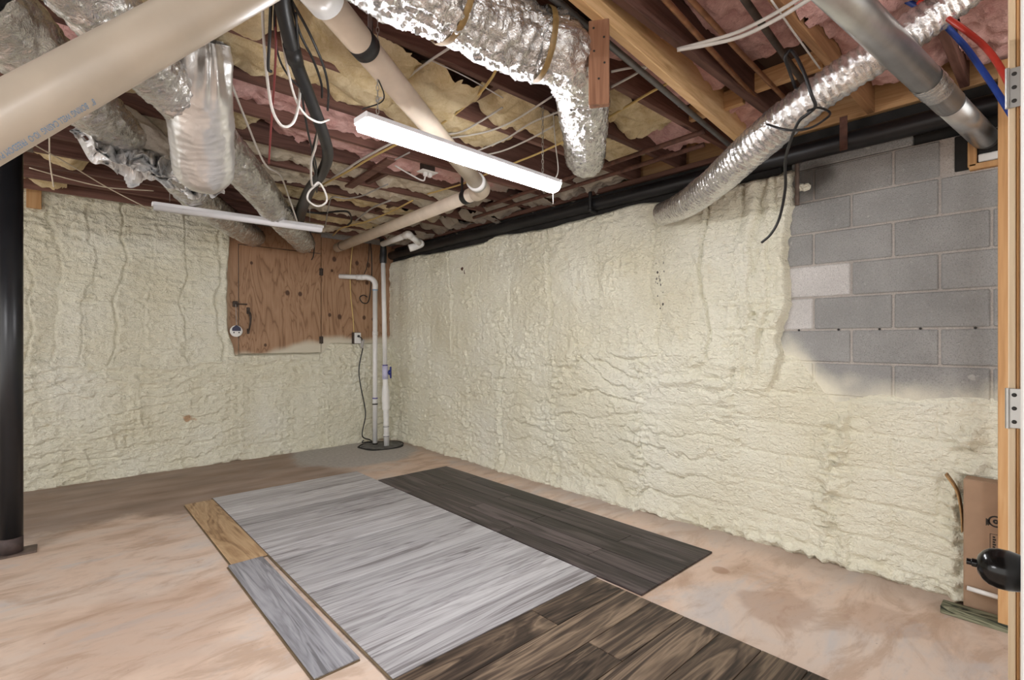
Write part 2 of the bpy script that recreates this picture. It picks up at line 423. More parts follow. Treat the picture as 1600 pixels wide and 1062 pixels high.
def ply_mat():
    m, nt, b = newmat('plywood'); p = pos(nt, 'world')
    q = mapping(nt, p, (3.2, 3.2, .75))
    g = noise(nt, q, 1., 3, .5, 1.6); g2 = noise(nt, mapping(nt, p, (90, 90, 3)), 1., 3)
    rings = mth(nt, 'ABSOLUTE', mth(nt, 'SUBTRACT', mth(nt, 'FRACT', mth(nt, 'MULTIPLY', g, 9.)), .5))
    c = ramp(nt, rings, [(0., (.21, .11, .055)), (.12, (.35, .205, .115)), (.5, (.41, .25, .148))])
    c = mixc(nt, mrange(nt, g2, .4, .7, 0, .3), c, (.25, .125, .06))
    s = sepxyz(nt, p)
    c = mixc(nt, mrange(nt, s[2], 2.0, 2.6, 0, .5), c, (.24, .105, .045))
    for (X, Z, r) in ((-1.45, 1.93, .032), (-1.30, 1.925, .03), (-1.70, 1.30, .02), (-.93, 1.68, .026), (-.80, 1.66, .034), (-.87, 2.40, .034),
                      (-.56, 2.38, .03), (-.40, 2.37, .036), (-.62, 2.2, .02), (-.46, 1.66, .03), (-.33, 1.64, .026), (-.9, 2.25, .02), (-.42, 2.13, .028), (-1.85, 2.25, .02)):
        d = nt.nodes.new('ShaderNodeVectorMath'); d.operation = 'LENGTH'
        lk(nt, mapping(nt, p, (1, 0, .8), (-X, 0, -Z*.8)), d.inputs[0])
        c = mixc(nt, mrange(nt, d.outputs['Value'], r, r*.55, 0, .9), c, (.06, .022, .01))
    # foam mist at the lower edge
    e = mth(nt, 'ADD', s[2], mth(nt, 'MULTIPLY', mth(nt, 'SUBTRACT', noise(nt, p, 3, 2), .5), .12))
    lim = mrange(nt, s[0], -1.85, -1.25, 1.17, 1.30, True)
    lim2 = mth(nt, 'ADD', lim, mrange(nt, s[0], -1.06, -1.02, 0, .06))
    c = mixc(nt, mrange(nt, mth(nt, 'SUBTRACT', e, lim2), .07, -.02), c, (.62, .57, .46))
    c = mixc(nt, mrange(nt, mth(nt, 'ADD', s[0], mth(nt, 'MULTIPLY', e, .02)), -2.02, -2.09, 0, .7), c, (.45, .38, .26))
    lk(nt, c, b.inputs['Base Color']); b.inputs['Roughness'].default_value = .6
    bump(nt, b, g2, .12, .002); return m
def emis(name, col, st):
    m, nt, b = newmat(name); b.inputs['Base Color'].default_value = (.9, .9, .9, 1)
    b.inputs['Emission Color'].default_value = (*col, 1); b.inputs['Emission Strength'].default_value = st
    return m

M = {}
M['foam'] = foam_mat()
M['block'] = block_mat('concrete_block', (.30, .298, .288))
M['block_pale'] = block_mat('whitened_block', (.56, .54, .52))
M['mortar'] = block_mat('mortar', (.40, .365, .33))
M['floor'] = floor_mat()
M['joist'] = wood('old_joist', [(.3, (.075, .036, .027)), (.5, (.145, .072, .055)), (.75, (.22, .115, .088))], 0, 14, 60, .7, 1.6, .2, .3, .09)
M['fir_old'] = wood('fir_joist', [(.3, (.24, .12, .055)), (.5, (.36, .19, .09)), (.75, (.46, .27, .14))], 0, 14, 60, .6, 1.6, .15, .1, .07)
M['joist_side'] = wood('old_board', [(.3, (.085, .042, .03)), (.5, (.15, .075, .055)), (.75, (.22, .115, .085))], 1, 14, 60, .7, 1.6, .2, .3)
M['beam'] = wood('fresh_fir', [(.3, (.52, .31, .145)), (.5, (.68, .44, .225)), (.75, (.78, .55, .32))], 0, 14, 70, .55, 1.3, .1, .1, .07)
M['beam_y'] = wood('fresh_fir_cross', [(.3, (.38, .20, .085)), (.5, (.52, .30, .14)), (.75, (.62, .40, .21))], 1, 14, 70, .55, 1.3, .1, .1, .08)
M['stud'] = wood('framing_stud', [(.3, (.40, .21, .085)), (.5, (.55, .31, .135)), (.75, (.64, .40, .2))], 2, 14, 70, .55, 1.3, .1, .08, .06)
M['hangblock'] = wood('brown_stud', [(.3, (.20, .095, .055)), (.5, (.30, .15, .088)), (.75, (.38, .205, .125))], 2, 14, 80, .6, 1.6, .1, .05)
M['jamb'] = wood('clear_pine', [(.3, (.55, .40, .24)), (.5, (.70, .55, .37)), (.75, (.76, .63, .46))], 2, 30, 90, .5, 2.2, .05, .05)
M['treated'] = wood('treated_pine', [(.3, (.02, .022, .018)), (.45, (.10, .105, .065)), (.7, (.27, .27, .18))], 1, 5, 30, .8, 3.5, .2, .1, .0, 2.0)
M['subfloor'] = plain('subfloor_board', (.10, .055, .035), .9, 0, .2, 3)
M['yellow'] = batt_mat('yellow_fiberglass', (.52, .38, .19), (.76, .64, .42))
M['cream'] = batt_mat('cream_fiberglass', (.50, .42, .31), (.76, .68, .55))
M['pink'] = batt_mat('pink_fiberglass', (.50, .25, .225), (.80, .52, .48))
M['grey_plank'] = wood('pale_grey_plank', [(.3, (.22, .205, .21)), (.42, (.38, .365, .375)), (.55, (.49, .48, .492)), (.72, (.585, .58, .585))], 0, 17, 70, .42, 2.6, .08, .24, .0, 1.35)
M['dark_plank'] = wood('dark_plank', [(.28, (.013, .011, .0115)), (.5, (.043, .033, .034)), (.78, (.11, .086, .087))], 1, 22, 50, .36, 2.0, .08, .3, .0, 1.9)
M['brown_plank'] = wood('walnut_plank', [(.22, (.017, .012, .010)), (.42, (.058, .040, .030)), (.6, (.125, .088, .062)), (.82, (.26, .19, .13))], 0, 9, 60, .42, 1.6, .08, .3, .06, 2.0)
M['oak_plank'] = wood('oak_plank', [(.3, (.22, .12, .055)), (.5, (.42, .27, .145)), (.75, (.55, .38, .22))], 1, 9, 60, .45, 1.5, .08, .05, .13, 1.6)
M['mid_plank'] = wood('mid_grey_plank', [(.3, (.17, .168, .18)), (.5, (.31, .31, .335)), (.75, (.42, .42, .445))], 1, 15, 80, .42, 2.1, .08, .05, .0, 1.5)
M['plank_core'] = plain('plank_core', (.16, .11, .06), .7)
M['ply'] = ply_mat()
M['casing'] = plain('aged_pvc_casing', (.52, .445, .355), .34, 0, .07, 6, .03, 30)
M['pvc_beige'] = plain('beige_pvc', (.66, .56, .45), .4, 0, .06, 10)
M['pvc_white'] = plain('white_pvc', (.78, .77, .75), .32, 0, .04, 10)
M['pvc_purple'] = plain('primer_stain', (.13, .11, .33), .4, 0, .1, 30)
M['lilac'] = plain('lilac_pvc', (.56, .55, .74), .4, 0, .06, 20)
M['foil'] = foil('crinkled_foil')
M['foil_soft'] = foil('soft_foil', (.84, .825, .79), .3, 22., .55, .85)
M['foil_sock'] = foil('sock_foil', (.82, .81, .79), .34, 12., .16, .75)
M['foil_flex'] = foil('flex_foil', (.84, .83, .82), .22, 40., .3)
M['foil_torn'] = foil('torn_foil', (.92, .92, .92), .32, 16., .15, .4)
M['mastic'] = plain('yellowed_tape', (.30, .19, .07), .5, 0, .2, 30)
M['galv'] = plain('galvanised_steel', (.60, .61, .61), .33, .85, .08, 14)
M['galv_tape'] = foil('foil_tape', (.8, .8, .79), .2, 40, .35)
M['conduit'] = plain('grey_conduit', (.20, .20, .205), .5, .6, .1, 20)
M['copper'] = plain('tarnished_copper', (.36, .17, .085), .42, .7, .2, 18)
M['rust'] = plain('rusty_iron', (.14, .062, .042), .7, .2, .25, 20)
M['iron'] = plain('dark_iron', (.085, .062, .05), .6, .4, .2, 20)
M['black'] = plain('black_rubber', (.012, .012, .013), .45, 0, .1, 20)
M['black_pipe'] = plain('black_abs_pipe', (.012, .012, .014), .4, 0, .2, 8, .15, 40)
M['soot_and_shade'] = plain('sooty_sill_and_shade', (.022, .02, .018), .9, 0, .3, 6, .4, 20)  # black of the sooty sill, also the painted shade in the duct opening
M['post'] = plain('black_painted_steel', (.014, .015, .018), .36, .1, .1, 8, .05, 50)
M['post_foot'] = plain('rusted_foot', (.075, .052, .048), .7, .1, .2, 20)
M['plate'] = plain('weathered_steel', (.20, .15, .125), .6, .5, .2, 20)
M['knob'] = plain('black_knob', (.006, .006, .006), .18, .2, 0, 5)
M['hinge'] = plain('satin_nickel', (.50, .49, .47), .35, .9, .05, 20)
M['hole'] = plain('dark_screw', (.03, .028, .025), .5, .3, .05)
M['door'] = plain('white_door_paint', (.80, .80, .78), .45, 0, .02, 5)
M['wire_white'] = plain('white_cable', (.62, .59, .55), .45, 0, .03)
M['wire_yellow'] = plain('yellow_cable', (.62, .44, .16), .45, 0, .05)
M['wire_red'] = plain('red_cable', (.20, .035, .035), .45, 0, .05)
M['wire_grey'] = plain('grey_wire', (.42, .40, .38), .5, 0, .05)
M['string'] = plain('twine', (.62, .54, .42), .8, 0, .05)
M['pex_red'] = plain('red_pex', (.42, .035, .022), .32, 0, .05)
M['pex_blue'] = plain('blue_pex', (.012, .045, .24), .32, 0, .05)
M['white_metal'] = plain('white_enamel', (.80, .80, .82), .35, 0, .02)
M['lens_off'] = plain('frosted_lens', (.74, .74, .77), .3, 0, .02)
M['led'] = emis('led_lens', (.97, .97, 1.0), LED_ON)
M['chain'] = plain('zinc_chain', (.45, .43, .40), .35, .9, .05)
M['white_plastic'] = plain('white_plastic', (.80, .79, .76), .35, 0, .02)
M['navy'] = plain('navy_print', (.035, .035, .08), .5, 0, .1)
M['blue_handle'] = plain('blue_handle', (.01, .02, .20), .35, 0, .05)
M['blue_ink'] = plain('blue_ink', (.16, .32, .52), .5, 0, .05)
M['card'] = plain('cardboard', (.36, .235, .15), .8, 0, .07, 9, .05, 120)
M['card_edge'] = plain('cardboard_edge', (.48, .29, .13), .85, 0, .12, 60)
M['ink'] = plain('black_print', (.02, .017, .014), .7, 0, 0)
M['sump'] = plain('sump_cement', (.17, .165, .155), .9, 0, .25, 12, .4, 60)
M['fluff'] = batt_mat('white_fibre', (.52, .48, .43), (.80, .77, .72), False)
M['zinc_strap'] = plain('zinc_strap', (.33, .33, .33), .4, .8, .1)

# ================================================================== setting
# floor
n = 40
mesh('floor', [(-7.6, -9.6, -.12), (.4, -9.6, -.12), (.4, .4, -.12), (-7.6, .4, -.12), (-7.6, -9.6, 0), (.4, -9.6, 0), (.4, .4, 0), (-7.6, .4, 0)],
     [(0, 3, 2, 1), (4, 5, 6, 7), (0, 1, 5, 4), (1, 2, 6, 5), (2, 3, 7, 6), (3, 0, 4, 7)], M['floor'],
     label='tan concrete slab floor with brown damp stains', cat='floor', kind='structure')

# right wall: block wall with foam
WR = MB().box((.008, -9.5, 0), (.2, .2, 2.44)).build('wall_right', M['mortar'], label='concrete block wall mostly covered with cream spray foam', cat='wall', kind='structure')
bm_cache = {}
def block(y0, y1, z0, z1, mat, dx):
    g = .0055
    MB().box((.0+dx, y0+g, z0+g), (.06, y1-g, z1-g), .006).build('block', mat, WR)
c0 = at_X(1271, 490, 0)[1]
for c in range(4, 12):
    z0 = c*.2033; off = c0 if c % 2 == 1 else c0-.203
    for k in range(-2, 5):
        y1 = off-.4065*k; y0 = y1-.4065
        if y0 > -5.0 or y1 < -6.75: continue
        if c == 11 and y0 < -5.93:
            y0 = max(y0, -5.90)
            if y1-y0 < .08: continue
        pale = (c == 8 and k in (-1, 0) and y1 > -5.3) or (c == 7 and y1 > -5.2)
        block(y0, y1, z0, z0+.2033, M['block_pale'] if pale else M['block'], random.uniform(-.002, .002))
MB().box((-.004, -5.78, 2.444), (.19, -5.16, 2.50), .006).build('cap_block', M['block'], WR)
MB().box((-.003, -7.2, 2.25), (.05, -5.955, 2.436), .004).build('painted_chase_shade', M['soot_and_shade'], WR)  # flush black panel, paints the darkness of the open duct chase
# sill, rim board, soot
MB().box((-.004, -9.5, 2.46), (.2, .2, 2.60)).build('sooty_wall_cap', M['soot_and_shade'], WR) if False else None

for k in range(5):
    q = at_X((1248, 1310, 1374, 1438, 1524)[k], 517, -.0005)
    MB().lathe((.006, q[1], 1.423), (-1, 0, 0), [(.006, 0), (.0065, .004), (.004, .0065)], 10).build('weep_hole', M['ink'], WR)
# foam, right wall
def foam_right():
    st = .0085
    s = np.arange(-.02, 6.75, st); z = np.arange(-.0, 2.56, st)
    S, Z = np.meshgrid(s, z, indexing='ij')
    wS = S+.07*fbm(S*1.3, Z*1.6, 0, 3, 3)+.02*fbm(S*9, Z*7, 0, 2, 5)
    wZ = Z+.06*fbm(S*1.1, Z*1.3, 5, 3, 11)+.014*fbm(S*11, Z*11, 0, 2, 9)
    up = [-1]+[-at_X(x, 450, 0)[1] for x in (617, 640, 676, 715, 757, 803, 868, 940, 1030, 1112, 1165, 1192)]+[8]
    lo = [-1]+[-at_X(x, 680, 0)[1] for x in (632, 680, 738, 793, 880, 1000, 1150, 1310, 1500)]+[8]
    zb = 1.22+.07*vn(S*1.1, 0, 0, 21)+.03*vn(S*4, 0, 0, 22)
    def columns(B, W, seed):
        h = np.zeros_like(W)
        for j in range(len(B)-1):
            a, b = B[j], B[j+1]; wd = min(b-a, .9)
            m = (W >= a) & (W < b); u = (W-a)/(b-a)
            v = u if j % 3 else 1-u
            saw = sst(0, .05, v)*(1-v)**.6
            off = math.sin(j*12.9898+seed)*.004
            h = np.where(m, .030*saw+off, h)
            h = h-.020*np.exp(-((W-a)/.011)**2)*(.55+.45*math.sin(j*3.7+seed))
        return h
    hu = columns(up, wS, 1.)
    hu += .004*rdg(S*7, Z*2.2, 0, 2, 31)
    # lower zone: stacked passes inside columns
    hl = .6*columns(lo, wS, 4.)
    ph = np.zeros_like(S)
    for j in range(len(lo)-1):
        m = (wS >= lo[j]) & (wS < lo[j+1]); ph = np.where(m, .11*math.sin(j*7.3+1), ph)
    zz = (wZ+ph)/.14+.75*fbm(S*1.5, Z*1.6, 0, 3, 41)+.12*fbm(S*14, Z*9, 0, 2, 45); fr = zz-np.floor(zz)
    am = .25+.75*sst(-.35, .45, fbm(S*1.4, Z*2.2, 3, 2, 46))
    hl += .022*am*sst(0, .09, fr)*(1-fr)**.7-.010*am*np.exp(-(np.minimum(fr, 1-fr)/.07)**2)
    hl += .008*rdg(S*6, Z*22, 0, 2, 43)*(.5+.5*vn(S*1.5, Z*1.5, 0, 44))
    t = sst(-.05, .05, wZ-zb)
    h = hl*(1-t)+hu*t+.018*np.exp(-((wZ-zb)/.05)**2)*(1+.8*vn(S*3, 0, 0, 51))
    h += .022*np.exp(-((wZ-zb+.17)/.035)**2)*sst(-.1, .4, vn(S*1.3, 2, 0, 52))
    lump = sst(.1, .6, vn(S*5+3, Z*5, 0, 61))
    h += .013*lump*rdg(S*15, Z*19, 0, 3, 62)
    chain_ = np.exp(-((wS-np.array(lo)[np.clip(np.searchsorted(lo, wS.ravel()), 0, len(lo)-1)].reshape(wS.shape))/.07)**2)*(1-t)
    h += .034*chain_*np.clip(rdg(S*13, Z*20, 0, 2, 63), 0, 1.3)**.8
    chu = np.exp(-((wS-np.array(up)[np.clip(np.searchsorted(up, wS.ravel()), 0, len(up)-1)].reshape(wS.shape))/.05)**2)*t
    h += .014*chu*np.clip(rdg(S*16, Z*16, 0, 2, 64), 0, 1.5)
    h += .005*fbm(S*20, Z*28, 0, 3, 71)+.003*rdg(S*26, Z*34, 0, 1, 72)
    # bottom skirt
    h += .035*np.exp(-(Z/.09)**2)*(1+.5*vn(S*6, Z*9, 0, 81))
    # thick coat ends near the bare blocks
    ez = np.array([-.1, .55, .78, .95, 1.08, 1.25, 1.5, 1.75, 2.0, 2.25, 2.5, 2.7])
    ep = [-at_X(x, y, 0)[1] for x, y in ((1060, 720), (1130, 690), (1150, 668), (1195, 640), (1212, 610), (1221, 560), (1229, 470), (1233, 410), (1229, 370), (1238, 310), (1246, 262), (1246, 240))]
    se = np.interp(Z, ez, ep)+.018*fbm(Z*5, S*2, 3, 3, 91)+.007*fbm(Z*22, S*12, 3, 2, 92)
    thick = sst(.012, -.016, S-se)
    soft = sst(.98, 1.2, Z)
    thick = soft*thick+(1-soft)*sst(.35, -.45, S-se)
    jz = np.abs((Z/.2033)-np.round(Z/.2033))*.2033
    row = np.floor(Z/.2033); js = ((S+c0)/.4065+.5*(np.mod(row+1, 2)))
    jy = np.abs(js-np.round(js))*.4065
    groove = np.maximum(np.exp(-(jz/.009)**2), np.exp(-(jy/.009)**2))*sst(4.3, 5.2, S)
    thin = .011+.35*h*(.5+.5*vn(S*2.1, Z*2.3, 0, 101))
    for (xx, amp, wdt) in ((1305, .055, .085), (1508, .06, .06)):
        cy = -at_X(xx, 720, 0)[1]+.10*(Z-.5)
        b_ = np.exp(-((S-cy+.03*vn(Z*6, 1, 0, 111))/wdt)**2)*sst(1.0, .85, Z)
        thin += b_*amp*np.clip(rdg(S*10, Z*17, 0, 2, 112), 0, 1.3)**.7*.8
    thin += .045*np.exp(-(Z/.13)**2)*np.clip(.3+rdg(S*13, Z*15, 0, 2, 113), 0, 2)*.6
    H = thick*(.052+h)+(1-thick)*thin-.013*groove
    # ridges just inside the thick edge
    H -= thick*sst(1.0, 1.2, Z)*.018*(np.exp(-((S-se+.10)/.009)**2)+.8*np.exp(-((S-se+.19)/.010)**2)+.6*np.exp(-((S-se+.29)/.010)**2))
    H += thick*sst(.95, 1.2, Z)*.016*(np.exp(-((S-se+.13)/.022)**2)+.7*np.exp(-((S-se+.24)/.03)**2)+.8*np.exp(-((S-se+.02)/.03)**2))
    low = 1.0+.27*sst(5.45, 5.15, S)+.05*fbm(S*3, 0, 0, 2, 121)
    bare = np.minimum(sst(-.01, .03, S-se), sst(-.03, .08, Z-low))
    H = H*(1-bare)-.02*bare
    top = 2.475+.03*vn(S*3, 7, 0, 131)
    H *= sst(.0, -.05, Z-top)
    H -= .02*sst(-.01, .01, Z-top)
    P = np.stack([-H, -S, Z], -1)
    k = (H > -.002); keep = k[:-1, :-1] | k[1:, :-1] | k[1:, 1:] | k[:-1, 1:]
    gridmesh('foam_coating', P, M['foam'], WR, keep, flip=True, label='lumpy cream spray foam')
foam_right()

# back wall
WB = MB().box((-7.6, .01, 0), (.2, .2, 2.90)).build('wall_back', M['mortar'], label='end wall covered in cream spray foam with plywood hatch', cat='wall', kind='structure')
def foam_back():
    st = .0085
    s = np.arange(-.02, 5.6, st); z = np.arange(0, 2.92, st)       # s = -X
    S, Z = np.meshgrid(s, z, indexing='ij')
    wS = S+.08*fbm(S*1.3, Z*1.2, 0, 3, 203)+.02*fbm(S*9, Z*7, 0, 2, 205)
    wZ = Z+.07*fbm(S*1.1, Z*1.3, 5, 3, 211)+.014*fbm(S*11, Z*11, 0, 2, 209)
    cols = [-1]+[-at_Y(x, 470, 0)[0] for x in (560, 500, 430, 345, 290, 225, 175, 128, 85, 40, -40)]+[9]
    wS = wS+.03*vn(S*3, Z*5, 2, 207)
    h = np.zeros_like(S)
    for j in range(len(cols)-1):
        a, b = cols[j], cols[j+1]; m = (wS >= a) & (wS < b); u = (wS-a)/(b-a)
        v = u if j % 3 else 1-u; h = np.where(m, .019*sst(0, .08, v)*(1-v)**.6+.004*math.sin(j*12.9), h); h = h-.008*np.exp(-((wS-a)/.012)**2)*(.5+.5*math.sin(j*3.7))
    h += .006*rdg(S*4, Z*14, 0, 2, 231)
    zz = wZ/.13+.8*fbm(S*1.5, Z*1.6, 0, 3, 241)+.12*fbm(S*14, Z*9, 0, 2, 245); fr = zz-np.floor(zz)
    am = .25+.75*sst(-.35, .45, fbm(S*1.4, Z*2.2, 3, 2, 246))
    hl = .021*am*sst(0, .09, fr)*(1-fr)**.7+.008*rdg(S*5, Z*20, 0, 2, 243)
    zb = 1.10+.04*vn(S*1.2, 0, 0, 221)
    t = sst(-.05, .05, wZ-zb)
    H = .045+hl*(1-t)+h*t+.02*np.exp(-((wZ-zb)/.03)**2)+.016*np.exp(-((wZ-zb+.13)/.05)**2)
    ch = np.exp(-((wS-np.array(cols)[np.clip(np.searchsorted(cols, wS.ravel()), 0, len(cols)-1)].reshape(wS.shape))/.06)**2)
    H += .013*ch*np.clip(rdg(S*14, Z*17, 0, 2, 263), 0, 1.5)
    H += .011*sst(.1, .6, vn(S*4, Z*4, 0, 261))*rdg(S*14, Z*18, 0, 3, 262)+.005*fbm(S*20, Z*28, 0, 3, 271)+.003*rdg(S*26, Z*34, 0, 1, 272)
    H += .02*np.exp(-(Z/.07)**2)*(1+.5*vn(S*6, Z*9, 0, 281))
    # horizontal ripples near the top
    H += .008*sst(2.0, 2.4, Z)*rdg(S*3, Z*18, 0, 2, 283)
    # opening for the hatch
    e = .012*fbm(S*6, Z*6, 0, 2, 291)
    left = 2.075+e-.03*sst(1.6, 1.25, Z)-.04*sst(1.45, 1.2, Z)+.03*vn(Z*2, 0, 0, 292)
    bot = np.where(S > 1.05, 1.195, 1.195+.13*sst(1.05, .92, S))+e*.6+.02*sst(1.85, 1.2, S)*0
    d = np.minimum(left-S, Z-bot)           # >0 inside opening
    open_ = sst(-.02, .012, d)
    H = H*(1-open_)-.03*open_
    top = 2.76+.03*vn(S*3, 7, 0, 331)+.05*sst(2.2, 3., S)
    H *= sst(.0, -.06, Z-top); H -= .02*sst(-.01, .01, Z-top)
    P = np.stack([-S, -H, Z], -1)
    k = (H > -.004); keep = k[:-1, :-1] | k[1:, :-1] | k[1:, 1:] | k[:-1, 1:]
    gridmesh('foam_coating', P, M['foam'], WB, keep, flip=False, label='cream spray foam in vertical passes')
foam_back()
# plywood round the hatch
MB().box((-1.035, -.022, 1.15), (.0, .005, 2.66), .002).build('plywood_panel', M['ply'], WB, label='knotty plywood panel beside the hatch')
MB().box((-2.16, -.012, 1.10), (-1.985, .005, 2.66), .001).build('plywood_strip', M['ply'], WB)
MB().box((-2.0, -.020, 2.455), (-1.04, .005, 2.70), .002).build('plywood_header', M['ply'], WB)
hd = empty('door_2', (-1.51, -.02, 1.2), 'knotty plywood access hatch door in the foam wall', 'hatch door', kind='structure')
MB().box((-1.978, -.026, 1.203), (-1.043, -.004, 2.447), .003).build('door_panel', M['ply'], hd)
for z0 in (1.36, 2.22):
    b_ = MB(); b_.box((-1.065, -.030, z0-.045), (-1.015, -.024, z0+.045), .002); b_.tube([(-1.04, -.034, z0-.05), (-1.04, -.034, z0+.05)], .007, 8)
    b_.build('hinge', M['iron'], hd, True)
b_ = MB(); hx = -1.885
b_.box((hx-.018, -.034, 1.66), (hx+.018, -.024, 1.735), .006); b_.box((hx-.014, -.034, 1.43), (hx+.014, -.024, 1.49), .006)
b_.tube(cr([(hx, -.034, 1.69), (hx+.01, -.075, 1.64), (hx+.01, -.08, 1.57), (hx+.005, -.06, 1.50), (hx, -.034, 1.46)], 6), [.016, .014, .011, .009, .012], 8)
b_.build('pull_handle', M['iron'], hd, True)
b_ = MB(); b_.box((-2.045, -.036, 1.735), (-1.995, -.012, 1.80), .005); b_.tube([(-2.02, -.042, 1.768), (-1.90, -.042, 1.768)], .008, 8)
b_.build('slide_latch', M['iron'], hd, True)
# little white disc hanging at the hatch edge
fc = empty('hanging_disc', (-2.02, -.075, 1.405), 'small round white disc with two black dots and navy top, hanging by hatch', 'ornament')
fx, fz = -2.02, 1.46
MB().lathe((fx, -.062, fz), (0, -1, 0), [(.045, 0), (.064, .004), (.066, .012), (.060, .020), (.05, .022)], 28).build('disc', M['white_plastic'], fc, True)
pts = [(fx+.05*math.sin(a)*.9, -.0855, fz+.015+.052*math.cos(a)*(.9+.1*math.cos(5*a))) for a in np.linspace(-1.9, 1.9, 25)]
V = [(x, y+d, z) for d in (0, .004) for (x, y, z) in pts]
k = len(pts); Fc = [tuple(range(k))]+[tuple(range(2*k-1, k-1, -1))]+[(i, (i+1) % k, k+(i+1) % k, k+i) for i in range(k)]
mesh('navy_top', V, Fc, M['navy'], fc)
for dx in (-.026, .026): MB().lathe((fx+dx, -.083, fz-.016), (0, -1, 0), [(.007, 0), (.0075, .002), (.005, .004)], 12).build('dot', M['ink'], fc, True)
tube('hanging_cord', [(fx+.003, -.07, fz+.06), (fx+.004, -.05, fz+.18), (fx+.002, -.045, 1.765)], .003, M['wire_grey'], fc, 6)

# ceiling: subfloor + joists
JB = 2.67; JT = 2.905
CE = MB().box((-7.6, -9.6, JT), (.25, .25, JT+.03)).build('ceiling', M['subfloor'], label='unfinished basement ceiling with exposed dark floor joists', cat='ceiling', kind='structure')
JY = [-3.95+.406*k for k in range(-13, 10)]
JM = None
for y in JY:
    o = MB().box((-7.5, y-.038, JB), (.06 if y > -5.0 else -.034, y, JT-.001), .003).build('joist', M['fir_old'] if abs(y+5.574) < .1 else M['joist'], CE)
MB().box((.10, -9.5, JB), (.14, .2, JT)).build('rim_board', M['beam_y'], CE)
MB().box((.00, -9.5, 2.60), (.14, .2, JB-.002)).build('sill_plate', M['soot_and_shade'], CE)
MB().box((-.05, -5.0, 2.63), (-.012, .0, JB-.002), .003).build('ledger_strip', M['joist_side'], CE)
# fresh rim / band board above bare blocks
MB().box((-.03, -7.4, 2.672), (.01, -5.02, 2.84), .003).build('band_joist', M['beam_y'], CE, label='light fir band board above the bare blocks')
# black wall-top zone behind the pipe
MB().box((-.03, -5.1, 2.44), (.19, .1, 2.598), .01).build('sooty_cap', M['soot_and_shade'], WR)
MB().box((.03, -9.5, 2.44), (.19, -5.1, 2.598), .0).build('sooty_cap', M['soot_and_shade'], WR)
# fresh beam
A = at_h(900, 15, 2.60); B = at_h(1156, 226, 2.62); d = (B-A); d[2] = 0; d /= np.linalg.norm(d)
A = A-d*1.0; B = B-d*0.0
R = np.array([d, [-d[1], d[0], 0], [0, 0, 1]])
c = (A+B)/2; L = np.linalg.norm((B-A)[:2])
MB().obox((c[0]-R[1][0]*.019, c[1]-R[1][1]*.019, 2.61+.146), (L, .042, .292), R, .003).build('fresh_joist', M['beam'], CE, label='pale new fir joist running to the right wall')
# blocking
def blocking(X, y0, y1, z0, z1, mat, nm='blocking', th=.038):
    MB().box((X-th, y0, z0), (X, y1, z1), .003).build(nm, mat, CE)
blocking(-.62, -4.76-.365, -4.762, 2.70, 2.80, M['beam_y'])
blocking(-.66, -5.17-.365, -5.172, 2.72, 2.82, M['beam_y'])
blocking(-1.80, -4.36+.003, -3.95-.04, 2.68, 2.90, M['joist_side'])
blocking(-1.35, -4.76+.003, -4.36-.04, 2.68, 2.90, M['joist_side'])
blocking(-1.55, -2.73+.003, -2.33-.04, 2.68, 2.90, M['joist_side'])
blocking(-1.05, -1.92+.003, -1.51-.04, 2.68, 2.90, M['joist_side'])
# diagonal brace under the cable bundle
def board(name, a, b, wd, th, mat, parent, up=(0, 0, 1)):
    a = np.array(a, float); b = np.array(b, float); d = b-a; L = np.linalg.norm(d); d /= L
    s = np.cross(up, d); s /= np.linalg.norm(s); u = np.cross(d, s)
    return MB().obox((a+b)/2, (L, th, wd), np.array([d, s, u]), .002).build(name, mat, parent)
board('diagonal_brace', at_h(545, 292, 2.655), at_h(612, 248, 2.655), .02, .07, M['joist'], CE)
# hanging stub of 2x4
HB = at_d(936, 60, 1.98); HBt = HB[2]
sa_ = -.22; SR = np.array([[math.cos(sa_)*NX[0]+math.sin(sa_)*NX[1], math.cos(sa_)*NY[0]+math.sin(sa_)*NY[1], 0], [math.cos(sa_)*NX[1]-math.sin(sa_)*NX[0], math.cos(sa_)*NY[1]-math.sin(sa_)*NY[0], 0], [0, 0, 1]])
o = MB().obox((HB[0], HB[1], (2.282+2.612)/2), (.080, .038, 2.612-2.282), SR, .003).build('hanging_stub', M['hangblock'], CE, label='short brown stud hanging from the pale joist')
for (dx, z_) in ((-.02, 2.58), (.02, 2.54), (-.018, 2.49), (.022, 2.44), (.0, 2.38)):
    fd = -SR[1]; q = np.array([HB[0], HB[1], z_])+SR[0]*dx+fd*.019
    MB().lathe(q, fd, [(.0045, 0), (.0045, .001), (.002, .0015)], 8).build('nail_head', M['hole'], o)
# partition: stud + sole plate
PT = empty('wall_partition', (-.25, -6.2, 0), 'unfinished stud partition standing beside the cardboard box', 'stud wall', kind='structure')
sA = at_h(1470, 955, .0); sB = at_h(1573, 992, .0)
px0 = (sA[0]+sB[0])/2
MB().box((px0-.0, -8.9, 0), (px0+.089, sA[1], .038), .003).build('sole_plate', M['treated'], PT, label='mossy green treated sole plate')
sy = at_X(1559, 700, px0+.0)[1]
MB().box((px0+.0, sy-.0381, .038), (px0+.089, sy, 2.665), .002).build('stud', M['stud'], PT)
for k in range(1, 4): MB().box((px0, sy-.0381-.406*k, .038), (px0+.089, sy-.406*k, 2.665), .002).build('stud', M['stud'], PT)
